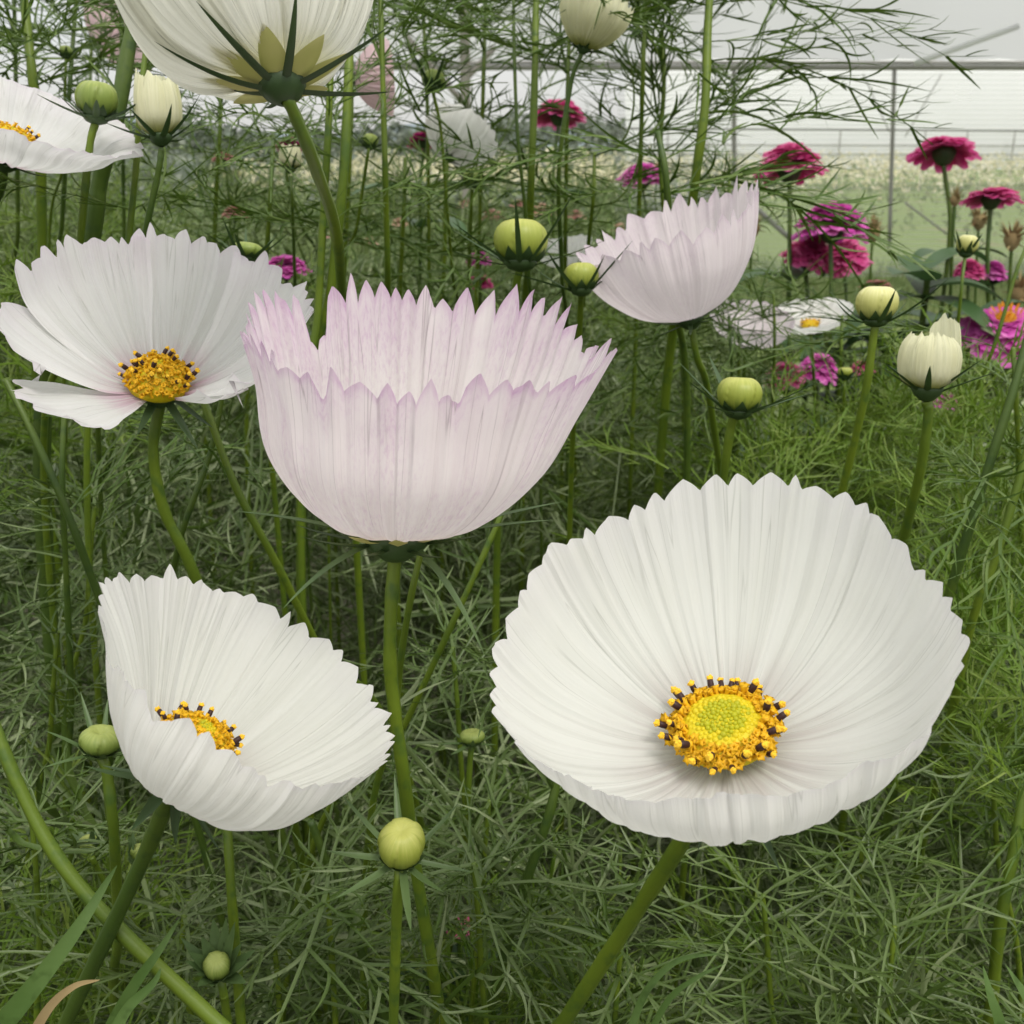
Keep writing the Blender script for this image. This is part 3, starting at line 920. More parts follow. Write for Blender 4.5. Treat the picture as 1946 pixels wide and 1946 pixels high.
def bud(label, px_, py_, w, D, stem, axis=(0, 1, 0.2), asp=0.8, mat="bud_green", bl=1.0, bel=0.35, bend=0.4, seed=0, srad=0.0011, stem_mat="stem",
        nb=8, bmat="bract", dimple=0.25, guard=True, bw=0.0008, gores=5):
    """a closed bud: lobed flattened ball, ring of narrow bracts, stem"""
    rng = np.random.default_rng(500 + seed)
    r = w / 2 / F * D
    H = r * asp
    fr = frame(CV(*axis))
    a, e1, e2 = fr
    Cc = P(px_, py_, D)
    O = Cc - a * H
    t = thing("cosmos_bud", label, "flower bud", O, G_BUD)
    u = np.linspace(0, 1, 26)
    ang = -PI / 2 + u * PI
    prof = np.stack([np.cos(ang) ** 0.8 * r * (1 + 0.06 * np.sin(ang)), H + np.sin(ang) * H], -1)
    prof[:, 0] = np.maximum(prof[:, 0], 1e-5)
    prof[:, 1] -= dimple * H * np.exp(-(prof[:, 0] / (r * 0.28)) ** 2) * (u > 0.5)
    off = rng.uniform(0, 6)
    g = gores

    def mod(th, vv):
        fr_ = (g * th[:, None] / (2 * PI) + off + 0.55 * vv[None]) % 1.0      # five petals wrapped one over the next
        return 1 - 0.075 * fr_ ** 1.5 * np.clip(vv * 2.5, 0, 1)[None] + 0.03 * np.sin(2 * th[:, None] + off) + 0.012 * np.sin(9 * th[:, None] + off) * vv[None]
    mb = MB()
    lathe(mb, O, a, e1, e2, prof, 90, 0, mod)
    mb.obj("bud_head", M[mat], t)
    mb = MB()
    lathe(mb, O, a, e1, e2, [(0.0006, -0.28 * r), (0.45 * r, -0.16 * r), (0.62 * r, 0.04 * r), (0.6 * r, 0.14 * r), (0.2 * r, 0.2 * r)], 18)
    c = mb.obj("calyx", M[bmat], t)
    for k in range(8):                      # broad inner bracts hugging the bud
        th = 2 * PI * k / 8 + off
        d = math.cos(th) * e1 + math.sin(th) * e2
        uu = np.linspace(0.06, 0.40, 8)
        an = -PI / 2 + uu * PI
        path = O + (np.cos(an) ** 0.8 * r * 1.035)[:, None] * d + (H + np.sin(an) * H)[:, None] * a
        m = MB()
        ribbon(m, path, r * 0.3 * np.array([0.6, 0.9, 1.0, 0.92, 0.75, 0.5, 0.26, 0.03]), d, 0.0)
        m.obj("sepal", M["bract_light" if bmat == "bract_light" else "bract"], c)
    for k in range(nb):
        th = 2 * PI * (k + rng.uniform(-0.25, 0.25)) / nb + off + PI / 8
        d = math.cos(th) * e1 + math.sin(th) * e2
        el = bel + rng.uniform(-0.3, 0.3)
        m = MB()
        lance(m, O + d * r * 0.5 - a * r * 0.05, d * math.cos(el) + a * math.sin(el), a, r * 2.0 * bl * rng.uniform(0.7, 1.25), bw * rng.uniform(0.8, 1.2),
              bend * rng.uniform(-0.2, 1.3), 0, 12, 0.5, 0.33)
        m.obj("bract", M[bmat], c)
    add_stem(t, [px(O - a * 0.1 * r)] + stem, srad, stem_mat)
    if guard:
        GUARD.append((px_, py_, w * 0.62, w * 0.62, D + 0.02))
    return t


def opening_bud(label, px_, py_, w, hgt, D, stem, axis, mat="cream", seed=0, srad=0.0011, stem_mat="stem", bl=1.0, bel=0.5, bend=0.2, tip=0.8, tall=()):
    """a bud whose petals stand as a loose closed cup: five overlapping petals"""
    rng = np.random.default_rng(700 + seed)
    r = w / 2 / F * D
    fr = frame(CV(*axis))
    a, e1, e2 = fr
    H = hgt / F * D
    O = P(px_, py_, D)
    t = thing("cosmos_bud", label, "flower bud", O, G_BUD)
    hh = H / r
    for k in range(6):
        c = k * 60 + rng.uniform(-8, 8)
        e = rng.uniform(-0.14, 0.06) * hh
        if k in tall:
            e += 0.28 * hh
        K = [(0, [(0.12, 0.0), (0.85, 0.20 * hh), (1.0, 0.48 * hh), (0.92, 0.78 * hh + e * 0.6), (tip + (0.15 if k in tall else 0), hh + e)])]
        mb = MB()
        petal_sheet(mb, O, fr, r, K, c, 42, teeth=3, tdepth=0.07, rib=0.03, rng=rng, wb=0.95, round_=0.2, seams=2, seamh=0.05,
                    lift=0.05 * (k % 2), nv=24, per=10, wave=0.02, notch=())
        mb.obj("petal", M[mat], t)
    mb = MB()
    lathe(mb, O + a * 0.05 * H, a, e1, e2, [(0.4 * r, 0), (0.75 * r, 0.3 * H), (0.72 * r, 0.6 * H), (0.45 * r, 0.78 * H), (0.0001, 0.8 * H)], 24)
    mb.obj("inner_petals", M[mat], t)
    calyx(t, O, fr, r, r * 0.55, r * 2.0 * bl, bel, bract_w=0.0009, rng=rng, bend=bend, sep_len=0)
    add_stem(t, [px(O - a * 0.003)] + stem, srad, stem_mat)
    GUARD.append((px_, py_ - hgt / 2, w * 0.6, hgt * 0.6, D + 0.02))
    return t


bud("large round green bud with wide-spread bracts above the middle pink cup", 990, 459, 104, 0.36, [(982, 540, 0.365), (975, 640, 0.38)],
    (0.02, 1, 0.12), 0.82, "bud_yellow", 1.5, 0.35, 0.15, 1, 0.0015, bmat="bract")
bud("small yellow-green bud touching the pale lilac cup", 1105, 526, 70, 0.36, [(1103, 590, 0.37), (1098, 700, 0.39)], (0, 1, 0.1), 0.78, "bud_yellow", 1.7, 0.5, 0.2, 2)
bud("round green bud on a stem left of the long cream bud", 184, 190, 82, 0.30, [(170, 280, 0.302), (155, 430, 0.31), (140, 620, 0.33)], (0.12, 1, 0.2), 0.84,
    "bud_green", 1.0, 0.2, 0.3, 3, 0.0011)
bud("small green bud high against the sky beside a timber post", 824, 152, 46, 0.50, [(838, 250, 0.51), (850, 400, 0.53), (860, 520, 0.56)], (0.1, 1, -0.1), 0.75,
    "bud_green", 1.5, 0.3, 0.3, 4, 0.0008)
bud("tiny green bud under the white crumpled cosmos", 898, 338, 36, 0.55, [(896, 400, 0.56), (892, 560, 0.6)], (0, 1, 0.1), 0.9, "bud_green", 0.7, 0.6, 0.3, 5, 0.0008)
bud("flat pale green bud peeping over the left open cosmos", 470, 476, 62, 0.34, [(480, 540, 0.345), (490, 640, 0.36)], (0.1, 1, 0.1), 0.5, "bud_green", 1.2, 0.5, 0.3, 6,
    guard=False)
bud("yellow-green bud between the pale lilac cup and the largest white cosmos", 1405, 750, 90, 0.30, [(1392, 800, 0.302), (1376, 900, 0.31), (1360, 1050, 0.33)],
    (0.04, 1, 0.15), 0.78, "bud_yellow", 1.7, 0.45, 0.0, 7, 0.0013)
bud("pale yellow bud about to open, under a faded pink zinnia", 1667, 577, 80, 0.34, [(1660, 640, 0.342), (1642, 760, 0.35), (1600, 935, 0.37), (1570, 1050, 0.39)],
    (0, 1, 0.25), 0.86, "bud_cream", 1.4, 0.2, 0.4, 8, 0.0013)
bud("small pale bud with reddish tip in front of broad dark leaves", 1838, 465, 42, 0.50, [(1826, 560, 0.50), (1818, 700, 0.52), (1850, 860, 0.55)], (0.1, 1, 0.2), 0.9,
    "bud_cream", 1.1, 0.9, 0.1, 9, 0.0008)
bud("flat-topped green bud left of the tilted white cosmos", 191, 1407, 80, 0.235, [(203, 1470, 0.236), (216, 1580, 0.24), (225, 1750, 0.26)], (0.1, 0.96, 0.3), 0.62,
    "bud_green", 1.3, 0.35, 0.25, 10, 0.0012, dimple=0.5, bmat="bract_light")
bud("small flat green bud between the tilted and the largest white cosmos", 897, 1400, 48, 0.33, [(893, 1450, 0.332), (885, 1560, 0.34), (862, 1760, 0.37)], (0, 1, 0.2), 0.55,
    "bud_green", 1.0, 0.2, 0.2, 11, 0.0010, dimple=0.3, bmat="bract_light")
bud("round yellow bud facing up in a rosette of bracts below the tilted white cosmos", 763, 1604, 94, 0.215, [(757, 1680, 0.216), (752, 1800, 0.225), (748, 1945, 0.24)],
    (0.05, 0.80, 0.56), 0.95, "bud_yellow", 1.5, 0.12, 0.3, 12, 0.0011, bmat="bract_light", bw=0.0007, dimple=0.18)
bud("tight green leafy bud near the bottom among wide bracts", 412, 1836, 54, 0.245, [(425, 1890, 0.247), (435, 1960, 0.255)], (0.0, 0.8, 0.6), 0.9, "bud_green", 1.25, 0.75, 0.35,
    13, 0.0010, nb=15, bmat="bract_light", bw=0.0015, dimple=0.05)
bud("tiny leafy green bud above the crossing of two thick stems", 168, 1602, 36, 0.29, [(180, 1640, 0.29), (205, 1690, 0.295)], (-0.1, 0.95, 0.3), 0.8, "bud_green", 1.2, 0.9, 0.3, 14,
    0.0008, nb=12, bmat="bract_light", bw=0.0011)
bud("tiny folded green bud beside the stem of the tilted white cosmos", 262, 1622, 32, 0.27, [(245, 1665, 0.27), (232, 1720, 0.275)], (0.5, 0.85, 0.2), 1.2, "bud_green", 1.2, 1.0, 0.2, 15,
    0.0008, nb=12, bmat="bract_light", bw=0.0011)
bud("small spiky green bud right of the two thick upper stems", 704, 268, 30, 0.50, [(698, 300, 0.5), (680, 420, 0.52)], (0.2, 1, 0.1), 0.9, "bud_green", 1.3, 0.5, 0.1, 16, 0.0008)
bud("tiny dark bud among fronds in the top left corner", 125, 98, 24, 0.50, [(124, 150, 0.5), (120, 300, 0.52)], (0, 1, 0.1), 0.9, "bud_green", 1.0, 0.6, 0.2, 17, 0.0007, guard=False)
bud("tiny green bud behind the left open cosmos near the picture edge", 118, 538, 22, 0.42, [(118, 600, 0.42), (125, 800, 0.45)], (0, 1, 0.1), 0.7, "bud_green", 0.8, 0.6, 0.2, 18, 0.0007,
    guard=False)
bud("pale green bud sitting low in leaves under the magenta zinnia pair", 1606, 708, 30, 0.55, [(1604, 750, 0.55), (1600, 860, 0.57)], (0, 1, 0.1), 0.7, "bud_yellow", 0.9, 0.4, 0.2, 19, 0.0008,
    guard=False)
opening_bud("long cream bud with upright petals beside the thick left stems", 305, 262, 84, 118, 0.30, [(300, 330, 0.302), (275, 450, 0.31), (260, 560, 0.325)],
            (-0.06, 1, 0.1), "cream", 1, 0.0009, "stem_dark", 1.0, 0.3, 0.3)
opening_bud("yellow-white bud unfurling one tall petal, above the largest white cosmos", 1762, 742, 110, 108, 0.30,
            [(1764, 790, 0.302), (1750, 890, 0.31), (1722, 1005, 0.325), (1690, 1150, 0.35)], (0.02, 1, 0.22), "cream", 2, 0.0014, "stem", 1.0, 0.55, 0.0, 0.62, tall=(1,))
opening_bud("tiny white bud opening below a crimson zinnia", 552, 322, 40, 46, 0.50, [(555, 380, 0.5), (560, 520, 0.53)], (0, 1, 0.1), "cream", 3, 0.0008, "stem_dark", 0.8, 0.4, 0.2)
# ================================================================== ZINNIAS
G_ZIN = "zinnias behind the cosmos"


def zinnia(label, px_, py_, w, D, mat, axis=(0, 1, 0.1), dome=0.5, drop=None, rows=5, eye=False, seed=0, stem=None, leaves=2, droopy=0.0, srad=0.0022,
           smat="stem_dark"):
    rng = np.random.default_rng(900 + seed)
    r = w / 2 / F * D * 1.2
    fr = frame(CV(*axis))
    a, e1, e2 = fr
    O = P(px_, py_, D) - a * r * 0.2
    t = thing("zinnia", label, "flower", O, G_ZIN)
    mb = MB()
    for k in range(rows):
        q = k / max(1, rows - 1)
        n = int(24 - 9 * q)
        L = r * (1.0 - 0.62 * q)
        el0 = -0.12 - droopy + (0.75 + dome * 0.5) * q
        z0 = r * dome * 0.75 * q
        for i in range(n):
            th = 2 * PI * (i + rng.uniform(-0.25, 0.25)) / n + k * 0.37
            d = math.cos(th) * e1 + math.sin(th) * e2
            el = el0 + rng.uniform(-0.14, 0.14)
            tt = np.linspace(0, 1, 6)
            dd = d * math.cos(el) + a * math.sin(el)
            path = O + a * z0 + d * r * 0.08 + dd * (tt * L * rng.uniform(0.85, 1.06))[:, None] - a * (r * (0.14 + droopy * 0.3) * tt ** 2)[:, None]
            ww = r * 0.175 * np.array([0.35, 0.7, 1.0, 1.15, 1.1, 0.6])
            ribbon(mb, path, ww, unit(a * math.cos(el) - d * math.sin(el)), 0.25)
    mb.obj("petals", M[mat], t)
    mb = MB()
    zt = r * dome * 0.8
    lathe(mb, O, a, e1, e2, [(r * 0.3, 0), (r * 0.3, zt), (r * 0.2, zt + r * 0.18), (0.0001, zt + r * 0.24)], 14)
    if eye:
        for i in range(26):
            q = math.sqrt((i + 0.5) / 26)
            th = i * 2.4
            d = math.cos(th) * e1 + math.sin(th) * e2
            p = O + d * r * 0.32 * q + a * (zt + r * 0.22)
            lance(mb, p, a + d * q * 0.8, d, r * 0.13, r * 0.04, 0.2)
    mb.obj("eye", M["zeye" if eye else mat], t)
    mb = MB()
    lathe(mb, O, a, e1, e2, [(r * 0.09, -r * 0.5), (r * 0.22, -r * 0.42), (r * 0.34, -r * 0.2), (r * 0.38, -r * 0.03), (r * 0.2, 0)], 14)
    mb.obj("calyx", M["bract"], t)
    st = stem or [(px_ + rng.uniform(-12, 12), py_ + w * 1.6, D * 1.01), (px_ + rng.uniform(-25, 25), py_ + w * 3.6, D * 1.04)]
    add_stem(t, [px(O - a * r * 0.4)] + st, srad, smat)
    w0 = stem_path([px(O - a * r * 0.4)] + st, True)
    for j in range(leaves):
        p = w0[int(len(w0) * (0.26 + 0.12 * j))]
        for sgn in (0, 1):
            th = rng.uniform(0, 1) + sgn * PI + j * PI / 2
            d = np.array([math.cos(th), math.sin(th), 0.45])
            m = MB()
            lance(m, p, d, np.array([0, 0, 1.0]), rng.uniform(0.055, 0.085), rng.uniform(0.011, 0.017), -0.45, 0, 12, 0.25, 0.18)
            m.obj("leaf", M["zleaf"], t)
    return t


Z = [
    ("red-pink zinnia rising against the sky between two frond stalks", 1063, 205, 82, 1.30, "cerise", (0.05, 1, 0.1), 0.35),
    ("broad red-pink domed zinnia below the shade-house rails", 1500, 300, 112, 1.00, "cerise", (-0.05, 1, 0.12), 0.5),
    ("tall cerise zinnia with ragged petals, highest of those on the right", 1795, 272, 104, 1.05, "cerise", (0.08, 1, -0.05), 0.12),
    ("flat cerise zinnia near the right picture edge on a slim stem", 1884, 362, 88, 1.05, "cerise", (0.02, 1, 0.05), 0.05),
    ("bright magenta domed zinnia right of the pale lilac cup", 1583, 412, 118, 0.98, "magenta", (0.05, 1, 0.2), 0.5),
    ("dusky magenta zinnia head, left one of the pair below the bright domed one", 1542, 478, 84, 1.02, "cerise", (0.3, 0.9, 0.5), 0.8),
    ("dusky magenta zinnia head, right one of the pair below the bright domed one", 1604, 482, 80, 1.04, "cerise", (-0.2, 0.9, 0.5), 0.8),
    ("small pink zinnia head among leaves right of the broad dark leaves", 1842, 510, 52, 1.05, "cerise", (0, 1, 0.3), 0.7),
    ("small pink zinnia head beside a green calyx near the right edge", 1888, 512, 48, 1.07, "magenta", (0.1, 1, 0.3), 0.7),
    ("open magenta-pink zinnia with orange eye at the right edge", 1910, 612, 142, 0.90, "magenta", (-0.1, 0.8, 0.62), 0.25),
    ("pink zinnia head, left one of the low pair beyond the yellow-green bud", 1490, 706, 68, 0.85, "cerise", (-0.2, 0.95, 0.3), 0.55),
    ("vivid magenta zinnia head, right one of the low pair beyond the yellow-green bud", 1560, 694, 66, 0.86, "magenta", (0.2, 0.9, 0.5), 0.7),
    ("small dark pink zinnia tucked behind a bud stem on the right", 1640, 696, 40, 0.88, "cerise", (0, 1, 0.3), 0.6),
    ("little purple-magenta zinnia under the unfurling bud", 1802, 760, 44, 0.80, "magenta", (0, 1, 0.3), 0.6),
    ("dark crimson zinnia touching the white crumpled cosmos", 806, 260, 54, 0.95, "crimson", (-0.05, 1, 0), 0.3),
    ("crimson zinnia above the tiny white opening bud", 549, 271, 42, 0.95, "crimson", (0, 1, 0.2), 0.6),
    ("magenta zinnia peeping over the left open cosmos", 542, 500, 76, 0.80, "magenta", (0, 1, 0.35), 0.4),
    ("small magenta zinnia left of the large round green bud", 910, 490, 40, 0.80, "magenta", (0, 1, 0.3), 0.7),
    ("small pink zinnia low behind the rim of the middle pink cup", 912, 534, 44, 0.82, "cerise", (0, 1, 0.3), 0.7),
    ("faded pink zinnia hidden in grey-green fronds on the left", 447, 400, 42, 1.05, "faded", (0, 1, 0.2), 0.4),
    ("pink zinnia veiled by the frond stalk above the pale lilac cup", 1222, 326, 78, 1.15, "magenta", (0, 1, 0.2), 0.4),
    ("faded salmon zinnia above the pale yellow bud", 1664, 536, 50, 0.95, "faded", (0, 1, 0.05), 0.15),
    ("tiny pink zinnia deep in the foliage at the bottom", 872, 1752, 46, 0.50, "cerise", (0, 0.8, 0.6), 0.4),
    ("salmon zinnia far off in fronds below the upper thick stems", 425, 296, 36, 1.3, "faded", (0, 1, 0.2), 0.4),
]
for i, z in enumerate(Z):
    lab, x_, y_, w_, D_, m_, ax_, dm_ = z
    zinnia(lab, x_, y_, w_, D_, m_, ax_, dm_, seed=i, eye=("orange eye" in lab), rows=9 if dm_ > 0.3 else 5, droopy=0.06 if dm_ >= 0.5 else 0.0,
           leaves=0 if w_ < 45 else 2, srad=0.0022 if w_ > 80 else 0.0016)
    if D_ > 0.75:
        GUARD.append((x_, y_, w_ * 0.55, w_ * 0.40, D_ * 0.97))
rr_ = np.random.default_rng(77)
for i, (x_, y_, w_) in enumerate([(640, 440, 40), (700, 455, 34), (760, 420, 36), (935, 405, 36), (1030, 395, 44), (860, 420, 30), (1095, 405, 30), (725, 505, 38), (640, 405, 26),
                                  (985, 385, 28), (1180, 430, 30), (1250, 318, 40), (885, 385, 26), (560, 430, 30)]):
    o = zinnia("small peach zinnia far back among the fronds in the middle of the bed", x_, y_, w_, 1.7 + 0.05 * i, "peach" if i % 3 else "faded", (0, 1, 0.3), 0.4,
               seed=200 + i, rows=3, leaves=0, srad=0.0016)
    o["group"] = "peach zinnias far back"


def dried_head(label, x_, y_, w_, D_, seed, ball=True):
    rng = np.random.default_rng(seed)
    r = w_ / 2 / F * D_
    O = P(x_, y_, D_)
    a, e1, e2 = frame(CV(0.05, 1, 0.1))
    t = thing("dried_flower", label, "dried flower", O, "dried seed heads")
    mb = MB()
    for i in range(46):
        d = unit(rng.normal(0, 1, 3) + a * 0.8)
        lance(mb, O - a * r * 0.5, d, a, r * rng.uniform(0.9, 1.5), r * 0.12, rng.uniform(-0.1, 0.4), 0, 6)
    mb.obj("seed_head", M["dry"], t)
    m = MB()
    lathe(m, O - a * r * 0.6, a, e1, e2, [(r * 0.1, -r * 0.7), (r * 0.4, -r * 0.4), (r * 0.6, 0.1 * r), (r * 0.5, r * 0.5)], 12)
    m.obj("calyx", M["dry"], t)
    add_stem(t, [px(O - a * r), (x_ - 6, y_ + 90, D_ * 1.01), (x_ - 12, y_ + 260, D_ * 1.04)], 0.0016, "stem_dark")


dried_head("brown bristly seed head between two cerise zinnias", 1816, 372, 32, 0.95, 1)
dried_head("dried russet flower head at the right edge below the flat zinnia", 1925, 442, 54, 0.95, 2)
dried_head("dark dried head left of the bright magenta zinnia", 1432, 424, 44, 1.10, 3)
dried_head("drooping brown head beside the magenta pair on the right", 1660, 432, 46, 1.20, 4)
dried_head("pale straw-coloured head under the cream field on the right", 1862, 408, 46, 1.30, 5)
dried_head("low russet head near the right edge above the orange-eyed zinnia", 1936, 545, 56, 1.0, 6)

# ------------------------------------------------------------------ broad-leaved plants on the right
def broad_plant(label, base, top, D, n, seed, L=0.085):
    rng = np.random.default_rng(seed)
    p0 = P(top[0], top[1], D)
    t = thing("zinnia_plant", label, "plant", (p0[0], p0[1], 0), "broad-leaved plants")
    path = spline([p0, p0 + np.array([0.004, 0.01, -0.15]), np.array([p0[0] + 0.01, p0[1] + 0.02, 0])], 24)
    mb = MB()
    tube(mb, path, 0.0028, 8)
    mb.obj("stem", M["stem_dark"], t)
    for k in range(n):
        p = path[int(0.5 + k * 0.7)]
        th = k * 1.9 + rng.uniform(-0.5, 0.5)
        d = np.array([math.cos(th), math.sin(th), rng.uniform(0.15, 0.9)])
        m = MB()
        lance(m, p, d, np.array([0, 0, 1.0]), L * rng.uniform(0.7, 1.25), L * rng.uniform(0.16, 0.26), rng.uniform(-0.6, -0.1), 0, 14, 0.25, 0.16)
        m.obj("leaf", M["zleaf"], t)


broad_plant("dark green broad-leaved plant with upswept leaves under the small reddish bud", None, (1765, 510), 0.92, 7, 5, 0.075)
broad_plant("low broad-leaved plant behind the pale yellow bud", None, (1690, 650), 0.95, 8, 6, 0.065)
broad_plant("broad-leaved plant in shade right of the unfurling bud", None, (1850, 610), 0.96, 7, 7, 0.06)
broad_plant("broad-leaved plant between the white veiled cosmos and the low zinnias", None, (1600, 670), 1.0, 8, 8, 0.065)

# ================================================================== FEATHERY FOLIAGE
def leaf_template(rng, L=0.09, pairs=6, w=0.0006, fold=0.45, nseg=5, spread=1.0, curl=1.0, sub=True):
    """one finely divided leaf, base at the origin, heading along +Y"""
    mb = MB()
    n = 12
    t = np.linspace(0, 1, n)
    cx, cz = rng.normal(0, 0.18) * curl, rng.normal(-0.25, 0.25) * curl
    R_ = np.stack([cx * L * t ** 2, L * t * (1 - 0.12 * abs(cz)), cz * L * t ** 2], -1)
    up = np.array([0, 0.1, 1.0])
    ribbon(mb, R_, w * 1.25 * (1 - 0.65 * t) + 0.0001, up, fold)

    def seg(p, d, l, ww, k=nseg):
        tt = np.linspace(0, 1, k)
        d = unit(d)
        c1 = rng.normal(0, 1, 3) + np.array([0, 0.7, 0.1])
        c1 = unit(c1 - (c1 @ d) * d)
        ph = rng.normal(0.25, 0.62) * curl
        hd = np.cos(ph * tt)[:, None] * d + np.sin(ph * tt)[:, None] * c1
        path = p + np.vstack([np.zeros(3), np.cumsum((hd[1:] + hd[:-1]) / 2, 0)]) * (l / (k - 1))
        ribbon(mb, path, ww * np.clip(1.1 - tt ** 3, 0.1, 1), up + rng.normal(0, 0.5, 3), fold)
        return path

    for i in range(pairs):
        f = 0.18 + 0.74 * i / max(1, pairs - 1)
        p = R_[int(f * (n - 1))]
        tg = unit(R_[min(n - 1, int(f * (n - 1)) + 1)] - R_[int(f * (n - 1)) - 1])
        for sg in (-1, 1):
            if rng.random() < 0.06:
                continue
            an = rng.uniform(0.45, 0.95) * spread
            sd = np.array([sg, 0, rng.normal(0, 0.35)])
            d = tg * math.cos(an) + sd * math.sin(an)
            l = L * 0.5 * (1 - 0.55 * f) * rng.uniform(0.75, 1.2)
            pa = seg(p, d, l, w)
            if sub:
                for j in range(2 if f < 0.6 else 1):
                    g = rng.uniform(0.25, 0.6)
                    q = pa[int(g * (len(pa) - 1))]
                    s2 = sg if rng.random() < 0.6 else -sg
                    d2 = unit(d) * math.cos(0.6) + np.array([s2 * 0.55, 0.45, rng.normal(0, 0.3)]) * math.sin(0.7)
                    seg(q, d2, l * rng.uniform(0.35, 0.6), w * 0.9, max(3, nseg - 1))
    return np.concatenate(mb.v), np.concatenate(mb.f)


def rot_to(head, up):
    y = unit(head)
    x = np.cross(y, up)
    if np.linalg.norm(x) < 1e-4:
        x = np.array([1.0, 0, 0])
    x = unit(x)
    return np.stack([x, y, np.cross(x, y)], 1)      # columns


RL = np.random.default_rng(5)
T_NEAR = [leaf_template(RL, 0.085, 4, 0.00068, 0.45, 7, 1.0, 1.9) for _ in range(10)] + [leaf_template(RL, 0.085, 6, 0.00052, 0.45, 7, 0.9, 1.1) for _ in range(10)]
T_FINE = [leaf_template(RL, 0.07, 7, 0.00042, 0.4, 6, 0.85, 0.9) for _ in range(8)]
T_MID = [leaf_template(RL, 0.09, 5, 0.00078, 0.4, 5, 1.0, 1.5) for _ in range(12)]


def scatter(name, templates, pos, head, up, scale, mat):
    n = len(pos)
    vs, fs, base = [], [], 0
    which = RL.integers(0, len(templates), n)
    for k, (V, Fq) in enumerate(templates):
        idx = np.where(which == k)[0]
        if not len(idx):
            continue
        Rm = np.stack([rot_to(head[i], up[i]) for i in idx])
        W = np.einsum("nij,vj->nvi", Rm * scale[idx][:, None, None], V) + pos[idx][:, None, :]
        m = len(V)
        Q = Fq[None] + (np.arange(len(idx)) * m)[:, None, None]
        vs.append(W.reshape(-1, 3))
        fs.append(Q.reshape(-1, 4) + base)
        base += len(idx) * m
    mb = MB()
    mb.add(np.concatenate(vs), np.concatenate(fs))
    return mb.obj(name, mat)


def keep_clear(pos, head, scale, L=0.09):
    ok = np.ones(len(pos), bool)
    for f in (0.0, 0.35, 0.7, 1.05):
        ok &= ~guard_fn(pos + head * (scale * L * f)[:, None])
    return ok


def rand_dirs(n, up_bias=0.35):
    d = RL.normal(0, 1, (n, 3))
    d[:, 2] = d[:, 2] * 0.7 + up_bias
    return d / np.linalg.norm(d, axis=1)[:, None]


def ztop(x, y):
    """height of the top of the thicket over the bed"""
    z = 0.80 + 0.09 * np.clip((y - 0.28) / 0.3, 0, 1)
    z = z + 0.035 * np.sin(x * 9 + 1) * np.sin(y * 7 + 2)
    z = z + 0.05 * np.clip((-0.02 * 0 - x / np.maximum(y, 0.2) * 0.9 + 0.12) / 0.4, 0, 1) * np.clip((y - 0.45) / 0.5, 0, 1)
    z = z - 0.04 * np.clip((x / np.maximum(y, 0.2) - 0.12) / 0.2, 0, 1) * np.clip((y - 0.5) / 0.4, 0, 1)
    z = z - 0.42 * np.clip((x / np.maximum(y, 0.2) - 0.1) / 0.14, 0, 1) * np.clip((y - 1.05) / 0.35, 0, 1)
    return z


def bed(n, y0, y1, depth, xm):
    y = RL.uniform(y0, y1, n)
    x = RL.uniform(-1, 1, n) * (xm + 0.56 * y)
    zt = ztop(x, y)
    z = zt - depth * RL.random(n) ** 1.15
    return np.stack([x, y, z], -1)


def make_bed(name, label, templates, n, y0, y1, depth, xm, mat, s0, s1, upb):
    p = bed(n, y0, y1, depth, xm)
    # leaves stand in whorls: a handful share one node and spread out and up from it
    k = max(1, n // 4)
    node = RL.integers(0, k, n)
    p = p[node] + RL.normal(0, 0.006, (n, 3))
    h = rand_dirs(n, upb)
    s = RL.uniform(s0, s1, n)
    ok = keep_clear(p, h, s)
    _, _, d = proj(p)
    ok &= (d > 0.2) & (p[:, 2] > 0.03)
    p, h, s = p[ok], h[ok], s[ok]
    u = RL.normal(0, 0.5, (len(p), 3)) + np.array([0, 0, 1.0])
    o = scatter(name, templates, p, h, u, s, mat)
    return tag(o, label, "foliage", None, "stuff")


make_bed("foliage", "thicket of thread-like grey-green cosmos leaves filling the front of the bed", T_NEAR, 4300, 0.16, 0.85, 0.55, 0.14, M["leaf"], 0.55, 1.25, 0.45)
make_bed("foliage", "shaded lower leaves of the cosmos bed near the soil", T_MID, 3000, 0.25, 1.6, 0.75, 0.14, M["leaf"], 0.9, 1.6, 0.1)
make_bed("foliage", "denser blurred cosmos foliage filling the bed behind the front blooms", T_MID, 5200, 0.85, 2.2, 0.36, 0.12, M["leaf_hazed"], 0.9, 1.5, 0.45)
make_bed("foliage", "far cosmos foliage at the back of the bed before the lawn", T_MID, 1500, 2.2, 3.6, 0.30, 0.2, M["leaf_hazed"], 1.2, 1.9, 0.6)

# clumps of young bright leaves
cl_p, cl_h, cl_s = [], [], []
for (cx0, cy0, cD, cr, cn) in ((1690, 800, 0.55, 0.045, 70), (1900, 1060, 0.42, 0.035, 60), (60, 1800, 0.36, 0.03, 45), (30, 640, 0.5, 0.05, 60), (1880, 730, 0.5, 0.04, 50),
                               (1500, 830, 0.6, 0.05, 60), (1200, 760, 0.75, 0.06, 60), (1500, 1860, 0.38, 0.025, 30), (980, 1880, 0.36, 0.02, 26), (1860, 1320, 0.36, 0.03, 45),
                               (640, 640, 0.8, 0.05, 40), (150, 330, 0.8, 0.07, 50), (1420, 980, 0.5, 0.04, 40)):
    c0 = P(cx0, cy0, cD)
    cl_p.append(c0 + RL.normal(0, cr * 0.55, (cn, 3)) - np.array([0, 0, cr * 0.8]))
    cl_h.append(rand_dirs(cn, 0.9))
    cl_s.append(RL.uniform(0.6, 1.1, cn))
cl_p, cl_h, cl_s = np.concatenate(cl_p), np.concatenate(cl_h), np.concatenate(cl_s)
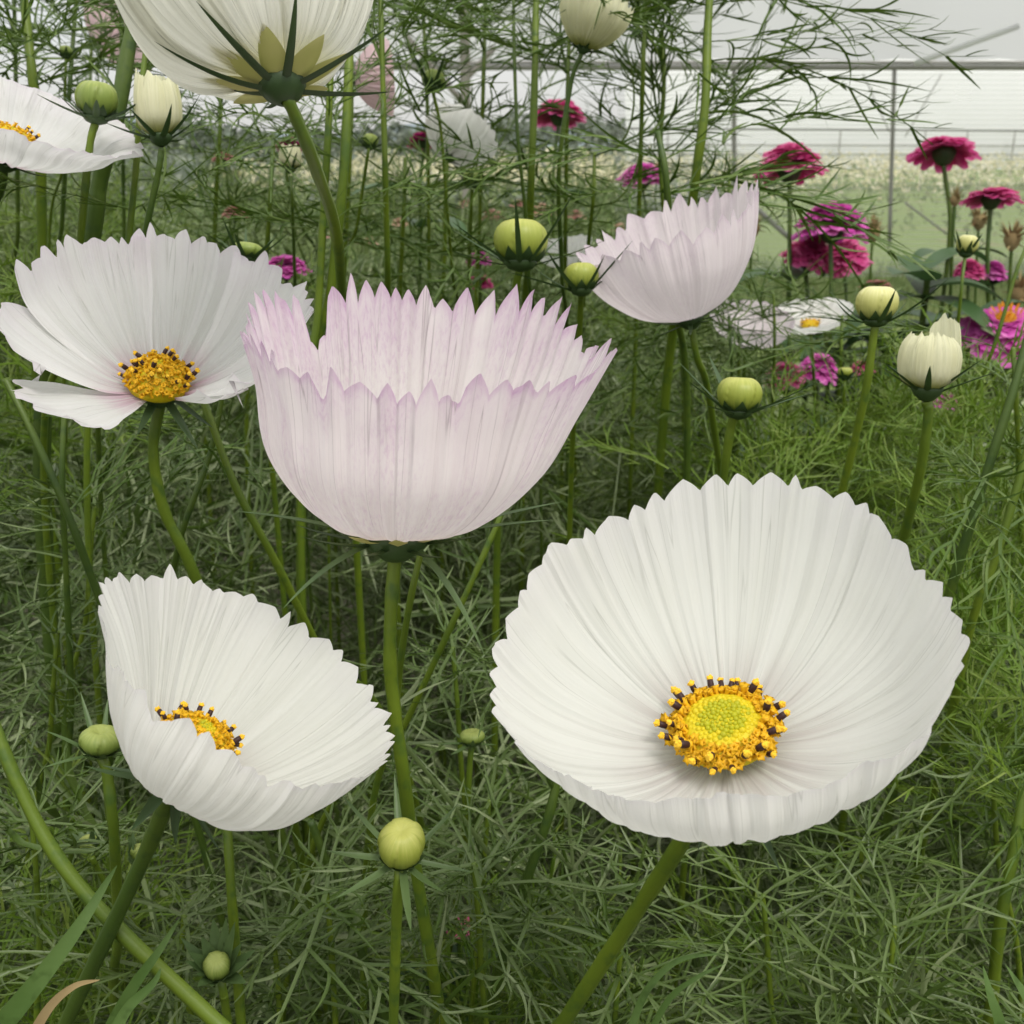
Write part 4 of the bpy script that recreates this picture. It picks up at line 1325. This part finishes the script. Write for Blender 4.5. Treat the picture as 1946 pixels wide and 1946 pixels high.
ok_ = keep_clear(cl_p, cl_h, cl_s, 0.07)
cl_p, cl_h, cl_s = cl_p[ok_], cl_h[ok_], cl_s[ok_]
tag(scatter("foliage", T_FINE, cl_p, cl_h, RL.normal(0, 0.5, (len(cl_p), 3)) + np.array([0, 0, 1.0]), cl_s, M["fresh"]),
    "bright clumps of young feathery leaves among the darker thicket", "foliage", None, "stuff")

# ------------------------------------------------------------------ leafy stalks: things with leaves as parts
FROND = []
RF = np.random.default_rng(15)
for k in range(12):
    V, Fq = leaf_template(RF, 0.105, 7, 0.00062, 0.4, 8, 0.72, 1.25)
    mb = MB()
    mb.add(V, Fq)
    FROND.append(mb.mesh("leaf", [M["leaf_frond"]]))
G_STK = "leafy cosmos stalks"


def leafy_stalk(label, pts, r, nodes, seed, L=1.0, mat="stem", ground=True, el=0.5, group=G_STK, per=2, mesh=FROND, side=None):
    """nodes: places along the seen part of the stalk (0..1) bearing opposite feathery leaves"""
    import mathutils
    rng = np.random.default_rng(seed)
    w = stem_path(pts, ground)
    seen = spline([P(*p) for p in pts], 60)
    t = thing("cosmos_stalk", label, "plant stalk", seen[-1] * np.array([1, 1, 0]), group)
    mb = MB()
    wv_ = 1 + 0.05 * np.sin(np.linspace(0, 37, len(w)) + seed)
    tube(mb, w, 0.92 * np.linspace(r * 0.8, r * 1.25, len(w)) * wv_, 14, ridge=0.06)
    mb.obj("stem", M[mat], t)
    org = np.array(t["_org"])
    for j, q in enumerate(nodes):
        p = seen[int(q * 59)]
        az = rng.uniform(0, PI)
        for i in range(per):
            th = az + i * 2 * PI / per + rng.uniform(-0.3, 0.3)
            if side is not None:
                th = side + (i % 2) * PI + rng.uniform(-0.5, 0.5)
            e = el + rng.uniform(-0.3, 0.3)
            d = np.array([math.cos(th) * math.cos(e), math.sin(th) * math.cos(e), math.sin(e)])
            s = L * rng.uniform(0.65, 1.1)
            pts_ = p + d[None] * (0.13 * s * np.array([0.25, 0.6, 1.0]))[:, None]
            if guard_fn(pts_).any():
                continue
            Rm = rot_to(d, np.array([0, 0, 1.0]) + rng.normal(0, 0.25, 3))
            o = bpy.data.objects.new("leaf", mesh[rng.integers(0, len(mesh))])
            COL.objects.link(o)
            o.parent = t
            o.location = p - org
            o.rotation_mode = "QUATERNION"
            o.rotation_quaternion = mathutils.Matrix(Rm.tolist()).to_quaternion()
            o.scale = (s, s, s)
    return t


leafy_stalk("tall stalk right of the cream bloom, crowned by a wide sweep of fronds", [(1352, -60, 0.46), (1345, 60, 0.46), (1340, 200, 0.46), (1322, 340, 0.47), (1300, 520, 0.50)], 0.0022,
            [0.02, 0.16, 0.30, 0.36], 1, 1.0, "stem", el=0.35, per=2, side=0.0)
leafy_stalk("tall stalk left of the cream bloom with arching fronds on both sides", [(1020, -80, 0.50), (1018, 40, 0.50), (1016, 160, 0.50), (1010, 330, 0.51), (1005, 480, 0.54)], 0.0019,
            [0.05, 0.2, 0.34, 0.42], 2, 1.0, "stem", el=0.45, per=2, side=PI)
leafy_stalk("slender bare stalk just left of the arching frond stalk", [(975, -40, 0.46), (978, 120, 0.46), (984, 260, 0.465), (998, 400, 0.48), (1005, 520, 0.5)], 0.0009, [0.02, 0.1], 3, 0.8, "stem_dark")
leafy_stalk("slim stalk with forked shoots right of the ivory bloom", [(722, -30, 0.42), (726, 100, 0.42), (730, 250, 0.425), (732, 330, 0.43), (736, 480, 0.45)], 0.0013, [0.28, 0.3], 4, 0.8, "stem", el=0.9)
leafy_stalk("thick stalk right behind the stem of the ivory bloom", [(664, 90, 0.40), (660, 200, 0.40), (652, 340, 0.405), (630, 540, 0.42)], 0.0021, [0.5, 0.62], 5, 0.7, "stem", el=0.7)
leafy_stalk("second thick stalk left of the rose-pink cosmos", [(628, 120, 0.40), (624, 240, 0.40), (615, 400, 0.41), (605, 580, 0.42)], 0.0016, [0.3, 0.75], 6, 0.7, "stem", el=0.6)
leafy_stalk("thickest slanting stalk left of the ivory bloom", [(262, 0, 0.34), (242, 100, 0.34), (222, 220, 0.342), (190, 340, 0.35), (170, 480, 0.36)], 0.0028, [0.05, 0.5, 0.85], 7, 0.8, "stem_dark", el=0.5)
leafy_stalk("bright thin stalk crossing the thickest slanting one", [(278, 80, 0.31), (266, 200, 0.31), (258, 320, 0.312), (243, 470, 0.32)], 0.0010, [0.85], 8, 0.6, "stem", el=0.3)
leafy_stalk("thick stalk in the top left corner with thread-like fronds", [(40, -60, 0.42), (52, 60, 0.42), (62, 150, 0.42), (75, 260, 0.43), (80, 460, 0.45)], 0.0021, [0.1, 0.28, 0.4, 0.55], 9, 0.95, "stem", el=0.4, per=3)
leafy_stalk("thin frond stalk near the top left corner", [(150, -60, 0.52), (140, 60, 0.52), (130, 200, 0.52), (118, 420, 0.55)], 0.0012, [0.05, 0.2, 0.35, 0.5], 10, 1.0, "stem_dark", el=0.4, per=3)
leafy_stalk("frond stalk behind the long cream bud", [(420, 150, 0.60), (418, 240, 0.60), (412, 340, 0.61), (405, 520, 0.64)], 0.0014, [0.05, 0.3, 0.55, 0.8], 11, 1.0, "stem", el=0.35, per=3)
leafy_stalk("low frond stalk between the ivory bloom's stem and the left open cosmos", [(520, 260, 0.52), (515, 350, 0.52), (510, 430, 0.53), (500, 560, 0.55)], 0.0013, [0.05, 0.35, 0.65, 0.9], 12, 1.0, "stem", el=0.25, per=3)
leafy_stalk("frond stalk spreading right of the ivory bloom's stem", [(770, 300, 0.55), (768, 380, 0.55), (765, 450, 0.56), (760, 560, 0.58)], 0.0013, [0.05, 0.3, 0.5, 0.8], 13, 1.1, "stem", el=0.2, per=3)
leafy_stalk("frond stalk behind the large round green bud", [(900, 250, 0.75), (898, 330, 0.75), (893, 420, 0.76), (890, 560, 0.8)], 0.0014, [0.02, 0.2, 0.4, 0.6, 0.85], 14, 1.2, "stem", el=0.4, per=3)
leafy_stalk("frond stalk spreading under the tall stalk beside the pale lilac cup", [(1130, 290, 0.58), (1128, 370, 0.58), (1120, 450, 0.6), (1110, 560, 0.63)], 0.0013, [0.05, 0.2, 0.45, 0.8], 15, 1.15, "stem", el=0.25, per=4)
leafy_stalk("stalk with dark fronds drooping right above the bright magenta zinnia", [(1250, 250, 0.42), (1265, 330, 0.42), (1272, 420, 0.43), (1280, 560, 0.45)], 0.0016, [0.25, 0.4, 0.5], 16, 1.2, "stem_dark", el=0.15, per=3, side=0.0)
leafy_stalk("light frond stalk behind the broad red-pink zinnia", [(1258, 60, 0.62), (1262, 160, 0.62), (1255, 300, 0.63), (1270, 480, 0.65)], 0.0016, [0.05, 0.25, 0.4, 0.55, 0.7], 17, 1.0, "stem", el=0.8, per=3)
leafy_stalk("pale frond stalk left of the pale lilac cup", [(1385, 330, 0.7), (1388, 420, 0.7), (1392, 560, 0.72)], 0.0014, [0.02, 0.3, 0.6], 18, 0.9, "stem", el=0.7, per=3)
leafy_stalk("far frond stalk in the gap between the ivory bloom and the slim forked stalk", [(800, -60, 0.72), (806, 60, 0.72), (812, 200, 0.72), (815, 420, 0.76)], 0.0014, [0.0, 0.15, 0.3, 0.42, 0.6], 41, 1.25, "stem", el=0.55, per=3)
leafy_stalk("far frond stalk rising beside the timber post", [(925, -90, 0.66), (922, 40, 0.66), (918, 180, 0.66), (912, 420, 0.70)], 0.0014, [0.0, 0.14, 0.26, 0.38, 0.5], 42, 1.25, "stem", el=0.6, per=3)
leafy_stalk("far frond stalk above the blush cosmos at the left edge", [(20, -80, 0.62), (28, 40, 0.62), (30, 160, 0.62), (34, 420, 0.66)], 0.0014, [0.0, 0.15, 0.3, 0.45, 0.6], 43, 1.2, "stem_dark", el=0.5, per=3)
leafy_stalk("far frond stalk between the two leftmost buds", [(225, -60, 0.70), (230, 60, 0.70), (232, 200, 0.70), (236, 460, 0.74)], 0.0014, [0.0, 0.14, 0.28, 0.42, 0.55, 0.75], 44, 1.25, "stem_dark", el=0.5, per=3)
leafy_stalk("frond stalk showing through left of the cream ruffled bloom", [(1085, -60, 0.60), (1082, 60, 0.60), (1078, 200, 0.60), (1075, 420, 0.64)], 0.0013, [0.1, 0.25, 0.4, 0.55], 45, 1.2, "stem", el=0.6, per=3)
leafy_stalk("bushy frond stalk right of the cream ruffled bloom", [(1228, -80, 0.56), (1226, 20, 0.56), (1222, 140, 0.56), (1215, 380, 0.6)], 0.0013, [0.02, 0.16, 0.3, 0.42], 46, 1.2, "stem", el=0.7, per=5)
leafy_stalk("low frond stalk veiling the white open cosmos on the right", [(1470, 560, 0.62), (1472, 640, 0.62), (1470, 720, 0.63), (1465, 840, 0.66)], 0.0011, [0.02, 0.25, 0.5], 47, 1.0, "stem", el=0.35, per=5)
leafy_stalk("low frond stalk between the white open cosmos and the pale yellow bud", [(1600, 600, 0.60), (1598, 680, 0.60), (1592, 780, 0.62), (1585, 900, 0.66)], 0.0011, [0.02, 0.3, 0.6], 48, 0.9, "stem", el=0.3, per=5)
leafy_stalk("frond stalk under the blush cosmos half hidden on the right", [(1385, 600, 0.58), (1390, 680, 0.58), (1392, 780, 0.6), (1395, 900, 0.63)], 0.0011, [0.1, 0.35, 0.6], 49, 0.9, "stem_dark", el=0.3, per=5)
leafy_stalk("frond stalk at the right edge below the orange-eyed zinnia", [(1925, 660, 0.40), (1930, 740, 0.40), (1935, 850, 0.41), (1940, 1000, 0.43)], 0.0011, [0.1, 0.35, 0.6, 0.8], 50, 0.75, "stem", el=0.5, per=5)
leafy_stalk("long dark stalk slanting down the right side beyond the largest white cosmos", [(1960, 620, 0.33), (1920, 760, 0.33), (1868, 920, 0.335), (1795, 1160, 0.35), (1770, 1260, 0.36)], 0.0016, [0.5, 0.8], 19, 0.7, "stem_dark", el=0.2)
leafy_stalk("bright forked stalk at the right edge beyond the largest white cosmos", [(1975, 760, 0.32), (1946, 880, 0.32), (1895, 1050, 0.325), (1845, 1190, 0.335), (1800, 1400, 0.36)], 0.0014, [0.45, 0.7], 20, 0.7, "stem", el=0.2)
leafy_stalk("slim pale stalk rising past the orange-eyed zinnia", [(1950, 470, 0.50), (1930, 520, 0.50), (1895, 640, 0.505), (1850, 760, 0.52)], 0.0010, [], 21, 0.7, "stem")
leafy_stalk("bright stalk slanting behind the left open cosmos towards the tilted one", [(375, 730, 0.295), (400, 800, 0.295), (450, 930, 0.30), (520, 1060, 0.31), (600, 1220, 0.33)], 0.0012, [], 22, 0.7, "stem")
leafy_stalk("thin stalk crossing behind the bright slanting one on the left", [(425, 740, 0.31), (400, 860, 0.315), (350, 1000, 0.32), (320, 1120, 0.335)], 0.0010, [], 23, 0.7, "stem_dark")
leafy_stalk("dark upright stalk below the left open cosmos's outer petal", [(125, 740, 0.32), (118, 900, 0.32), (125, 1080, 0.33), (135, 1300, 0.345)], 0.0010, [0.5], 24, 0.7, "stem_dark")
leafy_stalk("slanting stalk entering the rim of the tilted white cosmos from the left", [(10, 720, 0.30), (60, 820, 0.30), (130, 980, 0.305), (215, 1210, 0.32)], 0.0012, [0.3], 25, 0.7, "stem_dark")
leafy_stalk("pale stalk slanting right behind the middle pink cup's stem", [(960, 960, 0.30), (930, 1030, 0.30), (862, 1180, 0.305), (778, 1360, 0.32)], 0.0010, [], 26, 0.7, "stem")
leafy_stalk("short bright stalk leaning against the middle pink cup's stem", [(800, 1050, 0.26), (782, 1130, 0.262), (762, 1250, 0.27), (750, 1360, 0.28)], 0.0010, [], 27, 0.7, "stem")
leafy_stalk("dark stalk running down from the largest white cosmos's left rim", [(1062, 1470, 0.30), (1040, 1560, 0.302), (985, 1720, 0.31), (940, 1880, 0.325)], 0.0016, [], 28, 0.7, "stem_dark")
leafy_stalk("thick pale stalk slanting across the lower left corner", [(-20, 1350, 0.235), (30, 1480, 0.235), (110, 1630, 0.235), (230, 1770, 0.235), (420, 1950, 0.235)], 0.0017, [], 29, 0.7, "stem")
leafy_stalk("straight upright stalk below the tilted white cosmos", [(430, 1540, 0.25), (438, 1680, 0.25), (448, 1810, 0.255), (458, 1950, 0.26)], 0.0013, [], 30, 0.7, "stem")
leafy_stalk("dark stalk behind the round yellow bud, left of its stem", [(590, 1560, 0.30), (640, 1690, 0.305), (690, 1820, 0.31), (740, 1950, 0.32)], 0.0014, [], 31, 0.7, "stem_dark")
leafy_stalk("faint upright stalk in shade below the tilted white cosmos's rim", [(528, 1560, 0.33), (560, 1660, 0.335), (600, 1800, 0.34), (640, 1950, 0.36)], 0.0013, [], 32, 0.7, "stem_dark")
leafy_stalk("short stalk with forked leaves at the lower right edge", [(1946, 1500, 0.31), (1930, 1600, 0.31), (1900, 1760, 0.315), (1880, 1950, 0.33)], 0.0019, [0.25, 0.5], 33, 0.6, "stem", el=0.3)

SPRAY = []
for k in range(10):
    V, Fq = leaf_template(RF, 0.085, 3 + k % 2, 0.00072, 0.5, 9, 0.85, 1.0, sub=k % 3 != 0)
    mb = MB()
    mb.add(V, Fq)
    SPRAY.append(mb.mesh("leaf", [M["leaf"]]))
for k, (lab, x_, y_, D_) in enumerate((
        ("leafy green shoot with forked leaves right of the largest bloom's stem", 1450, 1700, 0.30), ("leafy green shoot near the bottom right corner", 1700, 1760, 0.29),
        ("leafy green shoot right of the round yellow bud", 900, 1640, 0.29), ("leafy green shoot at the bottom middle below the largest bloom", 1180, 1800, 0.29),
        ("leafy green shoot between the tilted white bloom and the yellow bud", 620, 1690, 0.28), ("leafy green shoot above the tight leafy bud", 350, 1740, 0.28),
        ("leafy green shoot at the left edge under the flat-topped bud", 60, 1560, 0.29), ("leafy green shoot left of the tilted white bloom", 110, 1200, 0.34),
        ("leafy green shoot in the gap under the middle pink cup", 860, 1230, 0.34), ("leafy green shoot under the left open cosmos", 180, 960, 0.36),
        ("leafy green shoot right of the largest bloom near the picture edge", 1880, 1420, 0.33), ("leafy green shoot under the right rim of the largest bloom", 1640, 1600, 0.32),
        ("leafy green shoot below the middle of the tilted white bloom", 520, 1780, 0.28), ("leafy green shoot left of the largest bloom's rim", 930, 1520, 0.33))):
    leafy_stalk(lab, [(x_, y_, D_), (x_ + 8 * (-1) ** k, y_ + 90, D_ * 1.01), (x_ + 14 * (-1) ** k, y_ + 190, D_ * 1.03)], 0.0009, [0.02, 0.3, 0.65, 0.95], 60 + k, 0.62, "stem", el=0.35,
                group="leafy shoots in the thicket", per=4, mesh=SPRAY)

# ------------------------------------------------------------------ long strap leaves in the front
def strap(label, pts, w, mat="blade", seed=0):
    mb = MB()
    path = spline([P(*p) for p in pts], 30)
    t = np.linspace(0, 1, 30)
    ribbon(mb, path, w * np.clip(1.15 * (1 - t) ** 0.6, 0.03, 1), UP * 0.6 - FWD + RT * 0.5, 0.3)
    o = mb.obj("strap_leaf", M[mat])
    tag(o, label, "leaf", "broad strap leaves in front")


strap("broad strap leaf rising from the bottom left corner", [(-40, 2000, 0.215), (60, 1880, 0.215), (150, 1760, 0.218), (222, 1645, 0.225)], 0.0021)
strap("dry brown-tipped strap leaf curling in the bottom left corner", [(40, 2010, 0.215), (90, 1920, 0.214), (140, 1875, 0.214), (190, 1862, 0.216)], 0.0010, "dry")
strap("narrow strap leaf below the crossing of the thick stems", [(190, 1990, 0.225), (250, 1880, 0.225), (300, 1810, 0.226), (342, 1745, 0.23)], 0.0013)
strap("strap leaf with pale edge left of the tight leafy bud", [(200, 2000, 0.22), (240, 1920, 0.222), (290, 1870, 0.224), (306, 1840, 0.226)], 0.0012)
strap("pointed grey strap leaf in the bottom right corner", [(1905, 2010, 0.225), (1895, 1940, 0.225), (1880, 1890, 0.226), (1868, 1836, 0.23)], 0.0018)
strap("pointed strap leaf leaving the picture at the bottom right", [(1975, 1960, 0.23), (1950, 1900, 0.23), (1930, 1865, 0.232), (1910, 1832, 0.236)], 0.0015)
strap("thin curved leaf over the stem of the largest white cosmos", [(1195, 1960, 0.235), (1230, 1880, 0.236), (1290, 1825, 0.238), (1372, 1812, 0.24)], 0.0009)
strap("thin curved leaf right of the largest white cosmos's stem", [(1225, 1980, 0.24), (1270, 1900, 0.24), (1320, 1860, 0.24), (1380, 1830, 0.242)], 0.0008)

# ================================================================== SETTING
g = MB()
xs = np.concatenate([np.linspace(-400, -12, 12), np.linspace(-10, 10, 61), np.linspace(12, 400, 12)])
ys = np.concatenate([np.linspace(-60, -1, 8), np.linspace(0, 20, 61), np.linspace(24, 500, 20)])
X, Y = np.meshgrid(xs, ys, indexing="ij")
Zg = 0.02 * np.sin(X * 2.1 + 0.4) * np.sin(Y * 1.7) * (np.abs(X) < 11) * (Y < 21)
g.grid(np.stack([X, Y, Zg], -1))
gr = g.obj("ground", M["ground"])
gr["kind"] = "structure"

# lawn grass beyond the bed
ng = 26000
gx, gy = RNG.uniform(-5, 7, ng), RNG.uniform(3.8, 10.3, ng)
hh_ = RNG.uniform(0.04, 0.11, ng)
an_ = RNG.uniform(0, 2 * PI, ng)
ln = RNG.uniform(-0.5, 0.5, (2, ng)) * hh_
wv = np.stack([np.cos(an_), np.sin(an_), np.zeros(ng)], -1) * 0.004
b0 = np.stack([gx, gy, np.zeros(ng)], -1)
b1 = b0 + np.stack([ln[0] * 0.4, ln[1] * 0.4, hh_ * 0.6], -1)
b2 = b0 + np.stack([ln[0], ln[1], hh_], -1)
V = np.stack([b0 - wv, b0 + wv, b1 - wv * 0.7, b1 + wv * 0.7, b2 - wv * 0.1, b2 + wv * 0.1], 1)
Q = np.array([[0, 1, 3, 2], [2, 3, 5, 4]])[None] + (np.arange(ng) * 6)[:, None, None]
mb = MB()
mb.add(V.reshape(-1, 3), Q.reshape(-1, 4))
tag(mb.obj("grass", M["grass"]), "strip of pale lawn grass beyond the flower bed", "grass", None, "stuff")

# cream flower field behind the net
nf = 30000
fx, fy = RNG.uniform(-3, 18, nf), 10.6 + 14 * RNG.random(nf) ** 1.4
hz = 0.72 + 0.1 * np.sin(fx * 3) * np.sin(fy * 2) + RNG.normal(0, 0.07, nf)
isf = RNG.random(nf) < 0.72
hz = np.where(isf, hz, hz * RNG.uniform(0.2, 0.98, nf))
sz = np.where(isf, RNG.uniform(0.014, 0.036, nf), RNG.uniform(0.02, 0.06, nf))


def quads(c, s, rng, flat=1.0):
    n = len(c)
    u = rng.normal(0, 1, (n, 3))
    u /= np.linalg.norm(u, axis=1)[:, None]
    v = np.cross(u, rng.normal(0, 1, (n, 3)))
    v /= np.linalg.norm(v, axis=1)[:, None]
    s = s[:, None]
    V = np.stack([c - u * s, c + v * s * 0.5 * flat, c + u * s, c - v * s * 0.5 * flat], 1).reshape(-1, 3)
    return V, np.arange(n * 4).reshape(-1, 4)


for sel, m, lab, nm in ((isf, "cream_field", "far field of cream flower spikes behind the net", "flower_field"), (~isf, "field_green", "green leaves of the far cream flower field", "field_foliage")):
    mb = MB()
    mb.add(*quads(np.stack([fx, fy, hz], -1)[sel], sz[sel], RNG))
    tag(mb.obj(nm, M[m]), lab, "flower field", None, "stuff")

# hills and treeline
def ridge(name, y0, h0, amp, x0, x1, seed, mat):
    rng = np.random.default_rng(seed)
    n = 120
    x = np.linspace(x0, x1, n)
    ph = rng.uniform(0, 6, 5)
    h = h0 + amp * (np.sin(x * 0.02 + ph[0]) + 0.5 * np.sin(x * 0.055 + ph[1]) + 0.25 * np.sin(x * 0.14 + ph[2]))
    G = np.stack([np.stack([x, np.full(n, y0), np.zeros(n) - 0.5], -1), np.stack([x, np.full(n, y0 + 14), h * 0.7], -1),
                  np.stack([x, np.full(n, y0 + 40), h], -1), np.stack([x, np.full(n, y0 + 90), h * 0.4], -1)], 1)
    mb = MB()
    mb.grid(G, 0)
    o = mb.obj(name, mat)
    o["kind"] = "structure"


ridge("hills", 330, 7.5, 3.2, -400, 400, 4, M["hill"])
nt = 26000
tx = RNG.uniform(-75, 60, nt)
top_ = 1.9 + 0.5 * np.sin(tx * 0.21 + 1) + 0.3 * np.sin(tx * 0.63) + 0.25 * np.sin(tx * 1.7 + 2)
tz = np.clip(top_, 1.0, None) * RNG.random(nt) ** 0.7 + RNG.normal(0, 0.12, nt)
ty = 62 + RNG.uniform(0, 9, nt)
mb = MB()
mb.add(*quads(np.stack([tx, ty, np.abs(tz)], -1), RNG.uniform(0.12, 0.3, nt), RNG, 1.3))
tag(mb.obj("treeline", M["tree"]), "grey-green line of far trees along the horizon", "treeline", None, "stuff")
# rough grass between the bed and the trees
nr = 16000
mb = MB()
cy = 12 + 48 * RNG.random(nr) ** 1.5
cx_ = RNG.uniform(-0.62, 0.2, nr) * cy
mb.add(*quads(np.stack([cx_, cy, np.abs(RNG.normal(0.25, 0.25, nr))], -1), RNG.uniform(0.05, 0.16, nr) * (cy / 25) ** 0.5, RNG, 0.7))
tag(mb.obj("grass", M["tree"]), "rough pale grass and weeds between bed and far trees", "grass", None, "stuff")

# shade house: eave beam, roof film, net wall, posts, rails
YB = 9.0


def wp(px_, py_, Y):
    """point at ground distance Y along the sight line through a place of the photograph"""
    d = FWD + RT * ((px_ - 973) / F) + UP * ((973 - py_) / F)
    return CAM + d * (Y / d[1])


def pipe(mb, p, q, r, sides=10):
    tube(mb, np.linspace(p, q, 6), r, sides)


zb = wp(1600, 128, YB)[2]
sh = thing("shade_house", "white film-roofed shade house with pipe frame and net wall on the right", "shade house", (2.0, YB, 0))
mb = MB()
pipe(mb, np.array([-2.6, YB, zb]), np.array([9, YB, zb]), 0.021)
pipe(mb, np.array([-2.6, YB, zb + 0.035]), np.array([9, YB, zb + 0.035]), 0.012)
mb.obj("eave_beam", M["pipe"], sh)
u = np.linspace(0, 1, 40)
xr = np.linspace(-2.6, 9, 60)
Xr, Ur = np.meshgrid(xr, u, indexing="ij")
Gz = zb + 0.05 + 1.55 * np.sin(Ur * PI * 0.55) + 0.03 * np.sin(Xr * 2.6 + Ur * 2) * np.sin(Ur * 7) + 0.012 * np.sin(Xr * 9 + 4 * Ur)
mb = MB()
mb.grid(np.stack([Xr, YB - 0.02 - Ur * 3.4, Gz], -1))
mb.obj("roof_film", M["film"], sh)
mb = MB()
xl = wp(1175, 200, YB)[0]
nx = np.linspace(xl, 9, 50)
nz = np.linspace(0.02, zb - 0.03, 14)
Xn, Zn = np.meshgrid(nx, nz, indexing="ij")
mb.grid(np.stack([Xn, YB + 0.03 + 0.012 * np.sin(Xn * 4 + Zn * 3), Zn], -1))
mb.obj("wall_net", M["net"], sh)
mb = MB()
pipe(mb, wp(1700, 128, YB), wp(1690, 470, YB), 0.016)
mb.obj("post", M["pipe"], sh)
mb = MB()
pipe(mb, wp(1395, 128, YB), wp(1395, 470, YB), 0.018)
mb.obj("post", M["pipe"], sh)
for (x0, y0, x1, y1, r_) in ((1935, 50, 1740, 120, 0.02), (1425, 385, 1500, 452, 0.02), (1720, 385, 1800, 445, 0.008), (1640, 140, 1690, 250, 0.004), (1790, 140, 1720, 260, 0.004)):
    mb = MB()
    yy = YB - 0.25 if y0 > 100 else YB - 0.5
    pipe(mb, wp(x0, y0, yy), wp(x1, y1, yy), r_)
    mb.obj("brace", M["film2" if y0 < 100 else "pipe"], sh)
for yp in (246,):
    mb = MB()
    pipe(mb, wp(1180, yp - 2, YB + 0.06), wp(2150, yp + 4, YB + 0.06), 0.008)
    mb.obj("rail", M["pipe"], sh)
post = thing("timber_post", "weathered timber post with angled braces standing against the sky", "post", wp(880, 400, 7.4) * np.array([1, 1, 0]))
mb = MB()
p0 = wp(884, 150, 7.4)
tube(mb, np.array([[p0[0], p0[1], z] for z in np.linspace(0, zb + 0.55, 12)]), 0.033, 12)
mb.obj("shaft", M["timber"], post)
for (x0, y0, x1, y1) in ((765, 60, 880, 196), (940, 90, 886, 150)):
    mb = MB()
    pipe(mb, wp(x0, y0, 7.4), wp(x1, y1, 7.4), 0.018)
    mb.obj("brace", M["timber"], post)

# next tunnel behind: white film wall with low rails
tn = thing("polytunnel", "long white polytunnel standing behind the net wall", "polytunnel", (6, 26, 0))
YT = 26.0
mb = MB()
u = np.linspace(0, 1, 30)
xr = np.linspace(wp(1190, 250, YT)[0], 30, 50)
Xr, Ur = np.meshgrid(xr, u, indexing="ij")
an = Ur * PI * 0.5
zbase = wp(1600, 322, YT)[2]
zt_ = wp(1600, 90, YT)[2] + 0.5
mb.grid(np.stack([Xr, YT + 3.5 * (1 - np.cos(an)), zbase + (zt_ - zbase) * np.sin(an) + 0.01 * np.sin(Xr * 6)], -1))
mb.obj("film_cover", M["film2"], tn)
for yp in (275, 292):
    mb = MB()
    pipe(mb, wp(1190, yp, YT - 0.1), wp(2150, yp + 3, YT - 0.1), 0.02)
    mb.obj("rail", M["pipe"], tn)
for xp in (1270, 1345, 1598, 1760, 1840, 1930):
    mb = MB()
    q = wp(xp, 246, YT - 0.1)
    pipe(mb, q, np.array([q[0], q[1], 0]), 0.02)
    mb.obj("post", M["pipe"], tn)

# ================================================================== LIGHT
SUN_EL, SUN_AZ = rad(58), rad(150)       # azimuth from +Y clockwise
w = bpy.data.worlds.new("World")
sc.world = w
w.use_nodes = True
nt_ = w.node_tree
nt_.nodes.clear()
wo = nt_.nodes.new("ShaderNodeOutputWorld")
bg = nt_.nodes.new("ShaderNodeBackground")
sky = nt_.nodes.new("ShaderNodeTexSky")
sky.sky_type = "NISHITA"
sky.sun_disc = False
sky.sun_elevation = SUN_EL
sky.sun_rotation = SUN_AZ
sky.dust_density = 1.5
tc = nt_.nodes.new("ShaderNodeTexCoord")
mp = nt_.nodes.new("ShaderNodeMapping")
mp.inputs["Scale"].default_value = (1.2, 1.2, 6.0)
no = nt_.nodes.new("ShaderNodeTexNoise")
no.inputs["Scale"].default_value = 3.0
no.inputs["Detail"].default_value = 6
mr = nt_.nodes.new("ShaderNodeMapRange")
mr.inputs[1].default_value, mr.inputs[2].default_value = 0.3, 0.7
mr.inputs[3].default_value, mr.inputs[4].default_value = 0.72, 0.97
mx = nt_.nodes.new("ShaderNodeMix")
mx.data_type = "RGBA"
sp = nt_.nodes.new("ShaderNodeSeparateXYZ")      # an overcast sky is brighter overhead than at the horizon
gz = nt_.nodes.new("ShaderNodeMapRange")
gz.inputs[3].default_value, gz.inputs[4].default_value = 0.62, 1.62
cl = nt_.nodes.new("ShaderNodeVectorMath")
cl.operation = "SCALE"
cl.inputs[0].default_value = (8.75, 8.7, 8.5)
L_ = nt_.links.new
L_(tc.outputs["Generated"], mp.inputs[0])
L_(mp.outputs[0], no.inputs["Vector"])
L_(no.outputs["Fac"], mr.inputs[0])
L_(mr.outputs[0], mx.inputs[0])
L_(sky.outputs[0], mx.inputs[6])
L_(tc.outputs["Generated"], sp.inputs[0])
L_(sp.outputs[2], gz.inputs[0])
L_(gz.outputs[0], cl.inputs["Scale"])
L_(cl.outputs[0], mx.inputs[7])
L_(mx.outputs[2], bg.inputs[0])
bg.inputs[1].default_value = 0.1
L_(bg.outputs[0], wo.inputs[0])

sl = bpy.data.lights.new("sun", "SUN")
sl.energy = 1.5
sl.angle = rad(18)
sl.color = (1.0, 0.96, 0.9)
so = bpy.data.objects.new("sun", sl)
COL.objects.link(so)
import mathutils
dv = mathutils.Vector((math.sin(SUN_AZ) * math.cos(SUN_EL), math.cos(SUN_AZ) * math.cos(SUN_EL), math.sin(SUN_EL)))
so.rotation_euler = (-dv).to_track_quat("-Z", "Y").to_euler()
so.location = (0, -2, 6)

sc.view_settings.view_transform = "Standard"
sc.view_settings.look = "None"
sc.view_settings.exposure = 0.46
sc.view_settings.gamma = 1.0
sc.cycles.max_bounces = 8
sc.cycles.transparent_max_bounces = 16
